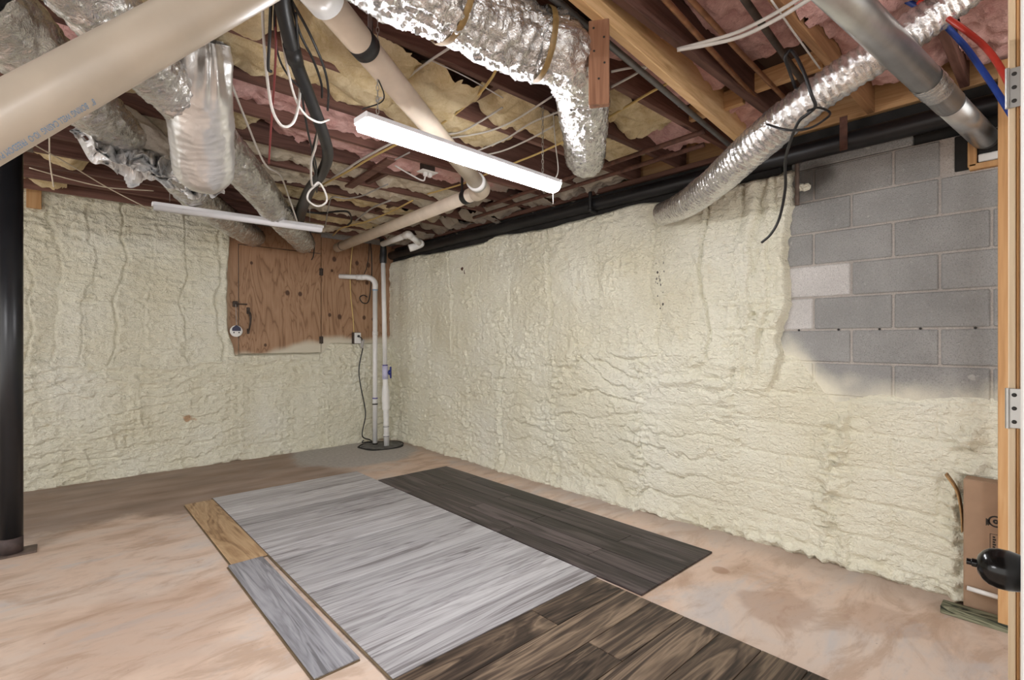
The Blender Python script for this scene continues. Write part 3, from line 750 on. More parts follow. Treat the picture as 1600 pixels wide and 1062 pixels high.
# doorway beside the camera: jamb, leaf, hinges, knob
zj = 1.13
pj = at_d(1575, 531, zj); jd = np.array([NX[0], NY[0], 0])   # image-right direction
fwd = np.array([NX[1], NY[1], 0])
rr = ray(1600, 531); rr[2] = 0; rr /= np.linalg.norm(rr); rs = np.array([rr[1], -rr[0], 0])  # leaf direction / its normal to the right
D1 = empty('door_1', (pj[0], pj[1], 0), 'open white door with black ball knob hung on a pine jamb', 'door', kind='structure')
def strip(name, off0, off1, depth, z0, z1, mat, back=0., bev=.002):
    c = np.array([pj[0], pj[1], 0])+rs*(off0+off1)/2+rr*(back+depth/2)
    return MB().obox((c[0], c[1], (z0+z1)/2), (off1-off0, depth, z1-z0), np.array([rs, rr, [0, 0, 1]]), bev).build(name, mat, D1)
strip('jamb', 0.0, .012, .10, 0, 2.6, M['jamb'])
strip('door_stop', .0125, .0185, .05, 0, 2.6, M['stud'], .006)
strip('jamb', .019, .075, .10, 0, 2.6, M['jamb'], .003)
Lf = rr*-1.0
c = np.array([pj[0], pj[1], 0])+rs*.0205
c = c-rr*.02; lw = .72
cc = c-rr*lw/2+rs*.0195
MB().obox((cc[0], cc[1], 1.02), (lw, .035, 2.03), np.array([rr, rs, [0, 0, 1]]), .002).build('door_leaf', M['door'], D1)
for yy in (140, 637):
    zc = CH+(531-yy)/F*zj
    b_ = MB(); bp = np.array([pj[0], pj[1], 0])-rr*.003
    e = bp+rs*.0095; b_.obox((e[0], e[1], zc), (.021, .003, .089), np.array([rs, rr, [0, 0, 1]]), .001); f_ = bp-rs*.001-rr*.004; b_.tube([(f_[0], f_[1], zc-.045), (f_[0], f_[1], zc+.045)], .004, 10)
    hg = b_.build('hinge', M['hinge'], D1, label='satin nickel hinge')
    for dz in (-.03, 0, .03):
        e2 = bp+rs*.010-rr*.0015; MB().lathe((e2[0], e2[1], zc+dz), -rr, [(.0045, 0), (.0045, .0012), (.003, .0022)], 10).build('screw', M['hole'], hg, True)
# knob
kz = at_d(1600, 889, .74); kc = at_d(1566, 889, .74)
# axis points left out of the leaf
b_ = MB(); ax = -rs; base = kc-ax*.05
b_.lathe(base, ax, [(.030, -.02), (.030, -.012), (.012, -.008), (.0115, .012), (.013, .018), (.020, .024), (.026, .032), (.0285, .043), (.0285, .054), (.026, .064), (.021, .071), (.013, .0765), (.006, .078)], 32)
kn = b_.build('door_knob', M['knob'], D1, True)
MB().lathe(base+ax*.077, ax, [(.006, 0), (.006, .006), (.0045, .007), (.0045, .012), (.002, .0125)], 14).build('thumb_turn', M['knob'], kn, True)

# ================================================================== insulation batts
def batt(x0, x1, yl, yh, zb, mat, seed, amp=.035, puff=0., label='', rag=.25, hang=0., xh=None):
    st = .016
    X = np.arange(x0, x1, st); Y = np.linspace(yl, yh, 24)
    GX, GY = np.meshgrid(X, Y, indexing='ij')
    u = (GY-yl)/(yh-yl)
    zz = zb+amp*fbm(GX*3.2, GY*3.2, seed, 3, seed)+.014*rdg(GX*11, GY*13, seed, 3, seed+3)+.006*fbm(GX*26, GY*30, seed, 2, seed+4)
    if puff:
        cell = rdg(GX*3.4+.25*fbm(GX*5, GY*5, 0, 2, seed), GY*4.5, seed, 1, seed+5)
        zz -= puff*(.75-.75*cell)
    zz += .035*(np.abs(2*u-1)**4)*(.5+vn(GX*4, GY*4, 1, seed))
    ed = np.minimum((GX-x0), (x1-GX)); zz += .07*sst(.10, 0, ed+.05*vn(GX*7, GY*7, 0, seed+9))
    if hang: zz -= hang*sst(-.55, -.15, GX)*(.6+.4*vn(GX*6, GY*6, 0, seed+11))
    zz = np.clip(zz, 2.632, JT-.004)
    zz = zz-.028
    rg = fbm(GX*7, GY*9, seed, 2, seed+20)*rag*.55+np.minimum(np.minimum(u, 1-u)*1.6, ed*2)
    kv = rg > -.06
    keep = kv[:-1, :-1] & kv[1:, :-1] & kv[1:, 1:] & kv[:-1, 1:]
    return gridmesh('insulation_batt', np.stack([GX, GY, zz], -1), mat, None, keep, flip=True, label=label, cat='insulation', group='fiberglass batts between the joists')
def bay(k): return (JY[k]+.003, JY[k+1]-.041)
i0 = 13                                  # index of joist at -3.95
def nearest(y): return int(round((y+3.95)/.406))+13
def B_(ylow): k = nearest(ylow); return bay(k)
batt(-3.4, -1.86, *B_(-4.36), 2.74, M['yellow'], 1, .02, .12, 'yellow fiberglass batt bulging in round puffs beside the beige drain pipe')
batt(-1.76, -.35, *B_(-4.36), 2.73, M['yellow'], 2, .05, .03, 'ragged yellow fiberglass batt hanging behind the foil elbow duct', .55)
batt(-4.4, -1.2, *B_(-3.95), 2.745, M['yellow'], 3, .03, .03, 'yellow fiberglass batt in the bay crossed by the light chain', .3)
batt(-4.4, -.36, *B_(-3.54), 2.76, M['pink'], 4, .02, 0, 'pink fiberglass batt in the bay right behind the yellow batts', .3)
batt(-4.4, -2.55, *B_(-3.14), 2.75, M['yellow'], 5, .03, .02, 'yellow fiberglass batt torn off where a pink one continues', .4)
batt(-2.5, -.36, *B_(-3.14), 2.755, M['pink'], 6, .02, 0, 'pink fiberglass batt above the white electrical box', .25)
batt(-4.4, -1.62, *B_(-2.73), 2.74, M['cream'], 7, .035, .02, 'cream fiberglass batt behind the black cable bundle', .4)
batt(-1.53, -.36, *B_(-2.73), 2.73, M['cream'], 8, .03, .02, 'cream fiberglass batt past the white electrical box', .4, .06)
for j, yl in enumerate((-2.33, -1.92, -1.51, -1.11, -.70)):
    batt((-2.35, -2.2, -2.1, -1.7, -1.5)[j], -.36, *B_(yl), 2.745-.008*j, M['cream'] if j % 2 == 0 else M['yellow'], 20+j, .04, .02,
         ('cream' if j % 2 == 0 else 'dull yellow')+' fiberglass batt in the '+('fifth', 'fourth', 'third', 'second', 'first')[j]+' joist bay from the end wall', .45, .07)
batt(-3.2, -1.75, *B_(-4.76), 2.78, M['pink'], 30, .03, .02, 'pink fiberglass batt half hidden above the big foil duct', .3)
batt(-1.30, -.55, *B_(-4.76), 2.73, M['yellow'], 31, .04, .03, 'yellow fiberglass batt beside the hanging stub', .45)
batt(-.58, -.08, *B_(-4.76), 2.77, M['pink'], 32, .03, .02, 'pink fiberglass scrap by the rusty wall pipes', .3)
batt(-1.7, -.66, *B_(-5.17), 2.80, M['pink'], 33, .025, .02, 'pink fiberglass batt above the grey conduit', .2)
batt(-.60, -.06, *B_(-5.17), 2.78, M['pink'], 36, .03, .02, 'pink fiberglass scrap where the pale joist meets the wall', .3)
batt(-3.0, -.72, *B_(-5.57), 2.875, M['pink'], 34, .03, .03, 'pink fiberglass batt above the copper pipes', .12)
batt(-2.6, -.1, *B_(-5.98), 2.78, M['pink'], 35, .04, .04, 'shaggy pink fiberglass batt above the round steel duct', .3)
batt(-2.6, -.1, *B_(-6.39), 2.78, M['pink'], 37, .04, .04, 'pink fiberglass batt above the red and blue tubing', .3)
batt(-4.6, -3.45, *B_(-4.36), 2.76, M['pink'], 38, .04, .02, 'dusty pink fiberglass batt above the long casing pipe', .3)
batt(-3.75, -3.3, *B_(-1.51), 2.74, M['yellow'], 44, .05, .03, 'small yellow fiberglass scrap left in a bare bay by the steel post', .5)
batt(-3.9, -3.45, *B_(-.70), 2.75, M['yellow'], 45, .05, .03, 'small yellow fiberglass scrap above the end wall foam', .5)
# dirty rim tufts along the right wall
for j, y in enumerate(JY[13:22]):
    batt(-.34, .09, y+.006, y+.36, 2.70, M['cream'], 50+j, .03, .04, 'dirty fiberglass tuft above the black wall pipe, '+('tenth', 'ninth', 'eighth', 'seventh', 'sixth', 'fifth', 'fourth', 'third', 'second')[j]+' joist bay from the end wall', .3)

# ================================================================== pipes along the right wall top
tube('black_drain_pipe', [(-.055, .0, 2.535), (-.055, -3.0, 2.535), (-.055, -7.6, 2.535)], .056, M['black_pipe'], None, 20, 12,
     label='thick black drain pipe running along the top of the block wall', cat='pipe')
bp = at_X(1318, 225, -.115)
MB().box((-.118, bp[1]-.02, 2.47), (-.112, bp[1]+.02, 2.668), .001).build('pipe_hanger', M['rust'], label='rusty flat strap hanging over the black drain pipe', cat='strap')
p1 = [at_h(x, y, 2.635) for x, y in ((760, 322), (943, 259), (1100, 205))]
p2 = [at_h(x, y, 2.635) for x, y in ((740, 340), (893, 292), (1100, 226))]
tube('rusty_pipe', p1, .016, M['rust'], None, 10, label='rusty pipe under the joists farther from the block wall', cat='pipe')
tube('rusty_pipe', p2, .016, M['rust'], None, 10, label='rusty pipe under the joists nearer the block wall', cat='pipe')
g0 = at_X(922, 292, -.13); 
tube('gas_drop', [(g0[0], g0[1], 2.63), (g0[0], g0[1], 2.50), (g0[0]+.004, g0[1]-.0, 2.475), (g0[0]+.08, g0[1], 2.468)], .016, M['black'], None, 10,
     label='short black pipe drop below the foil elbow duct', cat='pipe')
# vertical conduit with wall hole on bare blocks
vy = at_X(1246, 290, -.02)[1]
tube('wall_conduit', [(-.025, vy, 2.50), (-.025, vy, 2.36), (-.025, vy, 2.22)], .014, M['plate'], None, 10, label='short grey conduit at the edge of the bare blocks', cat='pipe')
hy = at_X(1257, 300, 0)[1]
b_ = MB()
for j in range(7):
    a = j*2.4; MB_ = b_.lathe((-.004, hy+.02*math.cos(a), 2.33+.05*math.sin(a*1.3)), (-1, 0, 0), [(.02, 0), (.022, .008), (.012, .02), (.004, .024)], 9)
b_.build('foam_blob', M['foam'], label='crumbly foam blob round a dark hole in the blocks', cat='foam blob', smooth=True)

# ================================================================== big casing pipe
Ca = at_d(0, 191, 1.06); Cb = at_d(400, -31, 1.36)
u = (Cb-Ca); Lc = np.linalg.norm(u); u /= Lc
cr_ = .0625
A0 = Ca-u*1.1; A1 = Cb+u*.16
cp = empty('casing_pipe', tuple((A0+A1)/2), 'wide beige casing pipe slanting up across the ceiling corner with blue printing', 'pipe')
b_ = MB(); 
P = [A0+u*t for t in np.linspace(0, np.linalg.norm(A1-A0), 14)]
b_.tube(P, cr_, 56, cap=False); b_.tube(P[::-1], cr_-.007, 56, cap=False)
cas = b_.build('pipe_body', M['casing'], cp, True)
# print: find direction round the pipe that faces the camera near the lower silhouette
mid = Ca+u*Lc*.16
tc = CAM-mid; tc -= u*(tc@u); dist = np.linalg.norm(tc); tc /= dist
dn = np.cross(u, tc); dn = dn if dn[2] < 0 else -dn
phi = math.acos(cr_/dist)-.66
tx = bpy.data.curves.new('txt', 'FONT'); tx.body = 'VP  MODEERF'[::-1] if False else '8"   BORING WELL CASING  IO-O  FREEDOM PV'
tx.size = .03; tob = bpy.data.objects.new('txt', tx); COL.objects.link(tob)
bpy.context.view_layer.update()
dg = bpy.context.evaluated_depsgraph_get(); tme = bpy.data.meshes.new_from_object(tob.evaluated_get(dg))
bpy.data.objects.remove(tob)
V = []
s0 = Ca+u*(Lc*.232)
for v in tme.vertices:
    x, y = v.co.x*.35, v.co.y*.85
    ang = phi+(y-.01)/cr_          # letters stand with their tops toward the silhouette: printed upside down
    V.append(s0-u*x+(cr_+.0006)*(math.cos(ang)*tc+math.sin(ang)*dn))
mesh('printed_text', V, [tuple(p.vertices) for p in tme.polygons], M['blue_ink'], cas, label='blue printed lettering', kind='stuff')

# ================================================================== beige drain line
h = 2.5
q0 = at_h(489, -24, h); q1 = at_h(509, 0, h); q2 = at_h(727, 260, h); q3 = at_h(755, 297, h); q4 = at_h(527, 387, h)
dl = empty('drain_line', tuple(q3), 'beige drain pipe passing above the glowing light and turning along the ceiling', 'pipe')
dv = (q2-q0)/np.linalg.norm(q2-q0); d2 = (q4-q3)/np.linalg.norm(q4-q3)
tube('pipe_run', [q0-dv*.0, q3-dv*.11], .054, M['pvc_beige'], dl, 28, straight=True)
tube('elbow', [q3-dv*.20, q3-dv*.12, q3-dv*.06, q3-dv*.015+d2*.015, q3+d2*.06, q3+d2*.10], .063, M['pvc_beige'], dl, 28)
tube('elbow_collar', [q3-dv*.23, q3-dv*.16], .067, M['pvc_white'], dl, 28, straight=True)
tube('pipe_run', [q3+d2*.08, q4], .054, M['pvc_beige'], dl, 28, straight=True)
qb = at_h(566, 69, h); qb = q0+dv*((qb-q0)@dv); tube('rubber_band', [qb-dv*.030, qb+dv*.030], .057, M['black'], dl, 28, straight=True)
tube('coupling', [q1-dv*.12, q1+dv*.005], .064, M['pvc_white'], dl, 28, straight=True)
qe = q4-d2*.18; tube('end_collar', [qe, qe+d2*.01], .057, M['iron'], dl, 28, straight=True)
qs = q3+d2*.22; 
b_ = MB(); b_.tube([qs-d2*.03, qs+d2*.03], .058, 24)
for sgn in (-1, 1):
    e = np.cross(d2, [0, 0, 1]); e /= np.linalg.norm(e); b_.tube([qs+e*.05*sgn, qs+e*.045*sgn+np.array([0, 0, .17])], .010, 6)
b_.build('black_strap', M['black'], dl, True)
e = np.cross(dv, [0, 0, 1]); e /= np.linalg.norm(e)
MB().obox(at_h(578, 40, 2.60), (.03, .004, .26), np.array([dv, e, np.cross(dv, e)]), 0).build('hanger_strap', M['zinc_strap'], dl)
# small white vent pipe with elbow near the corner
s1 = at_h(598, 381, 2.50); s2 = at_h(638, 366, 2.50); s3 = at_h(657, 381, 2.45)
sv = empty('vent_pipe', tuple(s2), 'small white pipe with two elbows beside the beige drain pipe end', 'pipe')
tube('pipe_run', [s1, s2], .033, M['pvc_white'], sv, 16, straight=True)
tube('elbow', [s2+(s1-s2)*.12, s2, s2+(s3-s2)*.15], .039, M['pvc_white'], sv, 16)
tube('pipe_run', [s2, s3], .033, M['pvc_white'], sv, 16, straight=True)
tube('end_elbow', [s3-(s3-s2)*.1, s3, s3+np.array([-.05, .05, -.03]), s3+np.array([-.10, .08, -.05])], .042, M['pvc_white'], sv, 16)

# ================================================================== ducts
def crinkle(amp, sc, seed):
    def f(t, ca, sa):
        return (amp*rdg(ca*sc*.12+7, sa*sc*.12+t*0, t*sc, 3, seed)-amp*.4
                + amp*.8*fbm(ca*1.5, sa*1.5, t*7, 2, seed+40))
    return f
def rings(amp, pitch, seed, cr2=.004):
    def f(t, ca, sa):
        th = np.arctan2(sa, ca)
        return amp*np.abs(np.sin(math.pi*(t/pitch+th/(2*math.pi))))+cr2*rdg(ca*2.5, sa*2.5, t*28, 2, seed)+.004*fbm(ca, sa, t*5, 2, seed)
    return f
h = 2.53
# big foil trunk with elbow
E0 = at_h(905, 98, 2.50); d0 = at_h(800, 57, 2.53)
bx = empty('foil_trunk_duct', tuple(E0), 'big crinkled foil duct turning an elbow under the joists', 'duct')
t0 = np.array([d0[0]-1.5, d0[1]-.02, 2.53]); t1 = np.array([d0[0], d0[1], 2.53])
E1 = at_h(870, 76, 2.52); E2 = at_h(905, 125, 2.51); E3 = at_h(913, 190, 2.51); E4 = at_h(915, 256, 2.53)
skin_tube('trunk', [t0, t0*.5+t1*.5, t1, E1], [.128, .128, .130, .125], M['foil'], crinkle(.011, 30, 11), bx, .008, 110)
skin_tube('elbow_leg', [t1*.45+E1*.55, E1, E2, E3, E4], [.115, .118, .118, .118, .116], M['foil'], crinkle(.009, 32, 12), bx, .008, 100, (False, True))
for f_ in (at_h(683, 18, 2.53), ):
    a_ = np.array([f_[0], t1[1], 2.53])
    skin_tube('seam_tape', [a_-[.012, 0, 0], a_, a_+[.012, 0, 0]], [.137, .139, .137], M['mastic'], lambda t, ca, sa: .003*vn(ca*4, sa*4, t*60, 3)+0*t, bx, .004, 60)
a_ = t1*.35+E1*.65; da = (E1-t1)/np.linalg.norm(E1-t1)
skin_tube('seam_tape', [a_-da*.012, a_, a_+da*.012], [.134, .137, .134], M['mastic'], lambda t, ca, sa: .003*vn(ca*4, sa*4, t*60, 5)+0*t, bx, .004, 60)
# flexible foil duct on the right
fp = [at_d(1530, -30, 1.86), at_d(1478, 8, 1.93), at_d(1400, 66, 2.03), at_d(1310, 125, 2.18), at_d(1235, 180, 2.36), at_d(1175, 232, 2.6), at_d(1120, 282, 3.0), at_d(1075, 316, 3.4), at_d(1036, 334, 3.80)]
skin_tube('flexible_duct', fp, [.062, .066, .072, .082, .086, .086, .085, .082, .076], M['foil_flex'], rings(.007, .032, 21, .003), None, .0065, 60,
          label='ribbed shiny flexible duct curving down into the foam wall', cat='duct')
# galvanised duct
ga = at_d(1318, -2, 1.60); gb = at_d(1533, 210, 2.50)
gd = empty('steel_duct', tuple((ga+gb)/2), 'round galvanised steel duct slanting to the top of the block wall', 'duct')
gdv = (gb-ga)/np.linalg.norm(gb-ga); gl = np.linalg.norm(gb-ga)
tube('duct_pipe', [ga-gdv*.8, ga+gdv*gl*.68], .055, M['galv'], gd, 40, straight=True)
tube('duct_pipe', [ga+gdv*gl*.66, gb+gdv*.06], .053, M['galv'], gd, 40, straight=True)
tube('duct_pipe', [gb-gdv*.06, gb+gdv*.10], .049, M['conduit'], gd, 40, straight=True)
def at_t(t): return ga+gdv*gl*t
skin_tube('tape_wrap', [at_t(.48), at_t(.53), at_t(.575)], [.0562, .0570, .0562], M['galv_tape'], lambda t, ca, sa: .0015*rdg(ca*3, sa*3, t*40, 2, 3), gd, .006, 48)
tube('seam', [at_t(.678), at_t(.682)], .0556, M['conduit'], gd, 40, straight=True)
# left ducts
La = [at_d(-70, -40, 1.45), at_d(20, 50, 1.75), at_d(95, 122, 2.15), at_d(175, 198, 2.75), at_d(190, 212, 2.9)]
lad = empty('torn_duct', tuple(La[-1]), 'foil duct torn open with white lining and shredded foil spilling out', 'duct')
skin_tube('duct_run', La, [.125, .125, .12, .118, .115], M['foil'], crinkle(.010, 20, 31), lad, .012, 72)
skin_tube('lining', [at_d(165, 175, 2.75), at_d(205, 195, 2.9), at_d(245, 225, 3.1), at_d(268, 240, 3.3)], [.06, .085, .07, .03], M['fluff'],
          lambda t, ca, sa: .02*fbm(ca*2, sa*2, t*9, 3, 9), lad, .014, 40, (True, True))
# shredded foil
def shred():
    n1, n2 = 70, 46
    a = np.linspace(0, 1, n1); b2 = np.linspace(0, 1, n2); A_, B2 = np.meshgrid(a, b2, indexing='ij')
    pxs = 125+A_*150+B2*(-5)+14*fbm(A_*4, B2*4, 0, 2, 71); pys = 184+A_*66+B2*(40+20*A_)+20*fbm(A_*4, B2*4, 3, 2, 72)
    dep = 2.62+A_*.62-.10*np.sin(B2*3.1)+.075*rdg(A_*7, B2*5, 0, 3, 73)
    P = np.zeros(A_.shape+(3,))
    for i in range(n1):
        for j in range(n2): P[i, j] = at_d(pxs[i, j], pys[i, j], dep[i, j])
    rg = vn(A_*9, B2*6, 0, 74)*.2+np.minimum(np.minimum(A_, 1-A_), np.minimum(B2, 1-B2))*1.5
    k = rg > -.03; keep = k[:-1, :-1] & k[1:, :-1] & k[1:, 1:] & k[:-1, 1:]
    o = gridmesh('shredded_foil', P, M['foil_torn'], lad, keep, label='crumpled torn foil jacket')
    me = o.data; me.polygons.foreach_set('use_smooth', [False]*len(me.polygons))
shred()
Le = [at_d(262, 255, 3.3), at_d(300, 300, 3.9), at_d(350, 340, 4.75), at_d(400, 372, 5.95)]
skin_tube('flexible_foil_duct', Le, [.10, .115, .115, .11], M['foil'], rings(.003, .05, 41, .008), None, .011, 72, label='foil duct behind the unlit strip light ending left above the hatch', cat='duct')
Lb = [at_d(90, -70, 1.35), at_d(150, 0, 1.52), at_d(235, 105, 2.0), at_d(320, 195, 2.65), at_d(395, 283, 3.5), at_d(440, 340, 4.6), at_d(475, 380, 6.0)]
lbd = empty('long_foil_duct', tuple(Lb[3]), 'long foil duct running back to the hatch past the hanging sock', 'duct')
skin_tube('duct_run', Lb, [.10, .104, .104, .106, .11, .11, .11], M['foil'], rings(.003, .05, 42, .009), lbd, .010, 84)
# tape seam along it
tp = cr([at_d(378, 228, 3.02), at_d(398, 258, 3.22), at_d(418, 288, 3.55)], 5)
tube('tape_seam', tp, .008, M['mastic'], lbd, 6, straight=True)
# foil sock
sk = empty('foil_sock', tuple(at_d(315, 290, 2.5)), 'shiny foil duct sleeve hanging like a rounded sock', 'duct')
sp = [at_d(316, 60, 2.16), at_d(316, 110, 2.22), at_d(314, 170, 2.35), at_d(318, 230, 2.5), at_d(322, 296, 2.66)]
def sockd(t, ca, sa):
    th = np.arctan2(sa, ca)
    return .012*np.sin(th*9+3*vn(th*2, t*3, 0, 5))*sst(.28, .02, t)*1.2+.0008*np.sin(t*170+5*ca+6*vn(ca*2, sa*2, t*6, 4))+.003*rdg(ca*2, sa*2, t*7, 2, 8)+.008*fbm(ca, sa, t*4, 2, 3)
skin_tube('sleeve', sp, [.095, .125, .142, .142, .12], M['foil_sock'], sockd, sk, .008, 84, (False, True))
q = sp[-1]
def tuft():
    n1, n2 = 26, 16; a = np.linspace(0, 1, n1); b2 = np.linspace(0, 1, n2); A_, B2 = np.meshgrid(a, b2, indexing='ij')
    P = np.zeros(A_.shape+(3,))
    X_ = 292+A_*56+8*fbm(A_*4, B2*4, 0, 2, 5); Y_ = 288+B2*20-8*A_+9*fbm(A_*5, B2*4, 2, 2, 6); D_ = 2.72+.1*rdg(A_*4, B2*3, 0, 2, 7)
    for i in range(n1):
        for j in range(n2): P[i, j] = at_d(X_[i, j], Y_[i, j], D_[i, j])
    o = gridmesh('foil_tail', P, M['foil_torn'], sk); o.data.polygons.foreach_set('use_smooth', [False]*len(o.data.polygons))
tuft()

# ================================================================== lights
def strip_light(name, a, b, wd, ht, lens, label, group=None):
    a = np.array(a); b = np.array(b); d = (b-a); L = np.linalg.norm(d); d /= L
    s = np.cross([0, 0, 1.], d); s /= np.linalg.norm(s); R = np.array([d, s, [0, 0, 1]])
    t = empty(name, tuple((a+b)/2), label, 'light', group)
    c = (a+b)/2
    # housing: trapezoid channel, open below
    prof = [(-wd/2, 0), (-wd*.36, ht), (wd*.36, ht), (wd/2, 0), (wd/2-.004, 0), (wd*.36-.003, ht-.004), (-wd*.36+.003, ht-.004), (-wd/2+.004, 0)]
    V = []; k = len(prof)
    for e in (a, b): V += [e+s*x+np.array([0, 0, z]) for x, z in prof]
    Fc = [(i, (i+1) % k, k+(i+1) % k, k+i) for i in range(k)]+[tuple(range(k))[::-1], tuple(range(k, 2*k))]
    mesh('housing', V, Fc, M['white_metal'], t)
    for e, sg in ((a, -1), (b, 1)):
        m_ = MB(); m_.obox(e+d*sg*.006+np.array([0, 0, ht*.42]), (.012, wd*.98, ht*.98), R, .004); m_.build('end_cap', M['white_metal'], t)
    # rounded lens
    nn = 14; prof = [(wd/2*.97*math.copysign(abs(math.cos(q_))**.8, math.cos(q_)), -ht*1.5*math.sin(q_)**.9+.004) for q_ in np.linspace(0, math.pi, nn)]
    V = []
    for e in (a, b): V += [e+s*x+np.array([0, 0, z]) for x, z in prof]
    Fc = [(i, i+1, nn+i+1, nn+i) for i in range(nn-1)]+[tuple(range(nn)), tuple(range(2*nn-1, nn-1, -1)), (0, nn, 2*nn-1, nn-1)]
    mesh('lens', V, Fc, lens, t, True)
    return t, a, b, d, s
def chain(parent, p0, p1):
    p0 = np.array(p0); p1 = np.array(p1); L = np.linalg.norm(p1-p0); nL = max(3, int(L/.024)); d = (p1-p0)/L; b_ = MB()
    s = np.cross(d, [.3, .9, .1]); s /= np.linalg.norm(s); s2 = np.cross(d, s)
    for k in range(nL):
        c = p0+d*L*(k+.5)/nL; w_ = s if k % 2 else s2
        b_.tube([c+d*.015*math.cos(a)+w_*.006*math.sin(a) for a in np.linspace(0, 2*math.pi, 9)], .0018, 5, cap=False)
    b_.build('chain', M['chain'], parent, True)
hl = 2.25
a = at_h(566, 190, hl); b = at_h(866, 290, hl)
lt, a, b, d, s = strip_light('shop_light', a, b, .105, .030, M['led'], 'glowing white strip light hanging by chains under the joists')
chain(lt, a+d*.07+[0, 0, .03], np.array([*(a+d*.07)[:2], 2.69])); chain(lt, b-d*.10+[0, 0, .03], np.array([*(b-d*.10)[:2], 2.69]))
tube('power_cord', [b+[0, 0, .03], b+d*.035+np.array([0, 0, .10]), b+d*.01+np.array([0, 0, .25]), b-d*.01+np.array([0, 0, .43])], .0035, M['wire_white'], lt, 6)
tube('power_cord', [a-d*.0+[0, 0, .05], a+d*.10+np.array([0, 0, .13]), a+d*.05+np.array([0, 0, .25]), a+d*.045+np.array([0, 0, .43])], .003, M['black'], lt, 6)
pc = b-d*.045-s*.03
tube('pull_cord', [pc+[0, 0, -.008], pc+[0, 0, -.12]], .0025, M['wire_white'], lt, 6, straight=True)
hl = 2.36
a = at_h(240, 321, hl); b = at_h(502, 357, hl)
lt2, a, b, d, s = strip_light('shop_light', a, b, .07, .026, M['lens_off'], 'unlit white strip light hanging in front of the foil ducts')
tube('hang_wire', [a+d*.1+np.array([0, 0, .045]), np.array([*(a+d*.1)[:2], 2.69])], .002, M['chain'], lt2, 5, straight=True)
tube('hang_wire', [b-d*.1+np.array([0, 0, .045]), np.array([*(b-d*.1)[:2], 2.69])], .002, M['chain'], lt2, 5, straight=True)
# shop lights added out of view to brighten the room evenly
fill_lt3 = strip_light('shop_light', (-4.6, -8.3, 2.3), (-3.4, -8.3, 2.3), .115, .055, M['led'], 'lit strip light behind the doorway')[0]
fill_lt4 = strip_light('shop_light', (-6.3, -4.6, 2.3), (-6.3, -3.4, 2.3), .115, .055, M['led'], 'lit strip light past the steel post')[0]
chain(fill_lt3, (-4.5, -8.3, 2.355), (-4.5, -8.3, 2.9)); chain(fill_lt3, (-3.5, -8.3, 2.355), (-3.5, -8.3, 2.9))
chain(fill_lt4, (-6.3, -4.5, 2.355), (-6.3, -4.5, 2.9)); chain(fill_lt4, (-6.3, -3.5, 2.355), (-6.3, -3.5, 2.9))

# ================================================================== cables
def cable(name, pts, r, mat, label, cat='cable', group=None, hgt=None, n=8):
    P = [at_h(p[0], p[1], hgt) if len(p) == 2 else at_d(*p) for p in pts]
    return tube(name, P, r, M[mat], None, 8, n, label=label, cat=cat, group=group)
bl = [(438, -40, 1.62), (442, 10, 1.72), (462, 95, 1.98), (485, 155, 2.2), (506, 212, 2.5), (512, 245, 2.8), (500, 275, 3.15), (484, 296, 3.6), (470, 330, 4.6), (466, 345, 5.2)]
cb = empty('cable_bundle', tuple(at_d(*bl[4])), 'thick black wrapped cable bundle drooping from the ceiling', 'cable bundle')
tube('wrapped_sleeve', [at_d(*p) for p in bl], [.026, .028, .027, .027, .028, .03, .032, .036, .05, .06], M['black'], cb, 14)
qd = at_d(462, 97, 1.98); tube('tape_joint', [at_d(455, 70, 1.9), qd], .031, M['black'], cb, 14, straight=True)
for k, (c1, r_) in enumerate(((((424, -10, 1.75), (421, 60, 1.82), (419, 105, 1.9), (424, 112, 1.92)), .006),
                      (((430, -10, 1.75), (429, 45, 1.85), (436, 90, 1.95), (452, 120, 2.05), (470, 138, 2.1)), .004),
                      (((452, -10, 1.75), (468, 50, 1.85), (490, 95, 2.0), (502, 130, 2.1), (503, 152, 2.2)), .005),
                      (((455, 0, 1.72), (485, 55, 1.82), (506, 105, 1.98), (513, 140, 2.1), (512, 172, 2.25)), .005),
                      (((462, 20, 1.75), (467, 90, 1.95), (472, 150, 2.15), (482, 210, 2.45), (494, 260, 2.9), (495, 300, 3.4)), .005),
                      (((500, 195, 2.4), (492, 220, 2.6), (488, 245, 2.8), (496, 285, 3.2)), .006))):
    tube('loose_cable', [at_d(*p) for p in c1], r_, M['black'], cb, 7)
cable('looped_cable', [(410, -10, 1.85), (411, 40, 1.9), (415, 100, 1.95), (424, 165, 2.0), (436, 192, 2.02), (448, 198, 2.04), (460, 188, 2.06), (467, 160, 2.1), (468, 125, 2.15), (462, 60, 2.1)], .0055, 'wire_white', 'white cable hanging in a long open loop beside the black bundle')
cable('white_cable', [(432, -10, 1.8), (440, 50, 1.9), (450, 110, 2.0), (462, 155, 2.1), (478, 180, 2.2), (498, 191, 2.3), (514, 187, 2.38)], .005, 'wire_white', 'white cable swooping across the black bundle')
cable('white_cable', [(500, 195, 2.42), (493, 230, 2.6), (486, 255, 2.8), (488, 290, 3.1), (498, 285, 3.15), (508, 300, 3.2), (510, 315, 3.2), (496, 322, 3.2), (481, 312, 3.2), (484, 298, 3.2), (500, 285, 3.2)], .0062, 'wire_white', 'white cable tied in a round loop below the black bundle')
cable('red_cable', [(430, 20, 1.82), (431, 80, 1.9), (427, 150, 2.1), (423, 205, 2.35), (420, 256, 2.6)], .0045, 'wire_red', 'dark red cable hanging straight down from the joists')
cable('white_cable', [(358, 122, 2.3), (385, 190, 2.6), (414, 256, 3.0), (438, 274, 3.3), (452, 310, 3.8), (464, 345, 4.2)], .006, 'wire_white', 'thin white cord hanging beside the foil sock')
G = 'cables stapled across the joists'
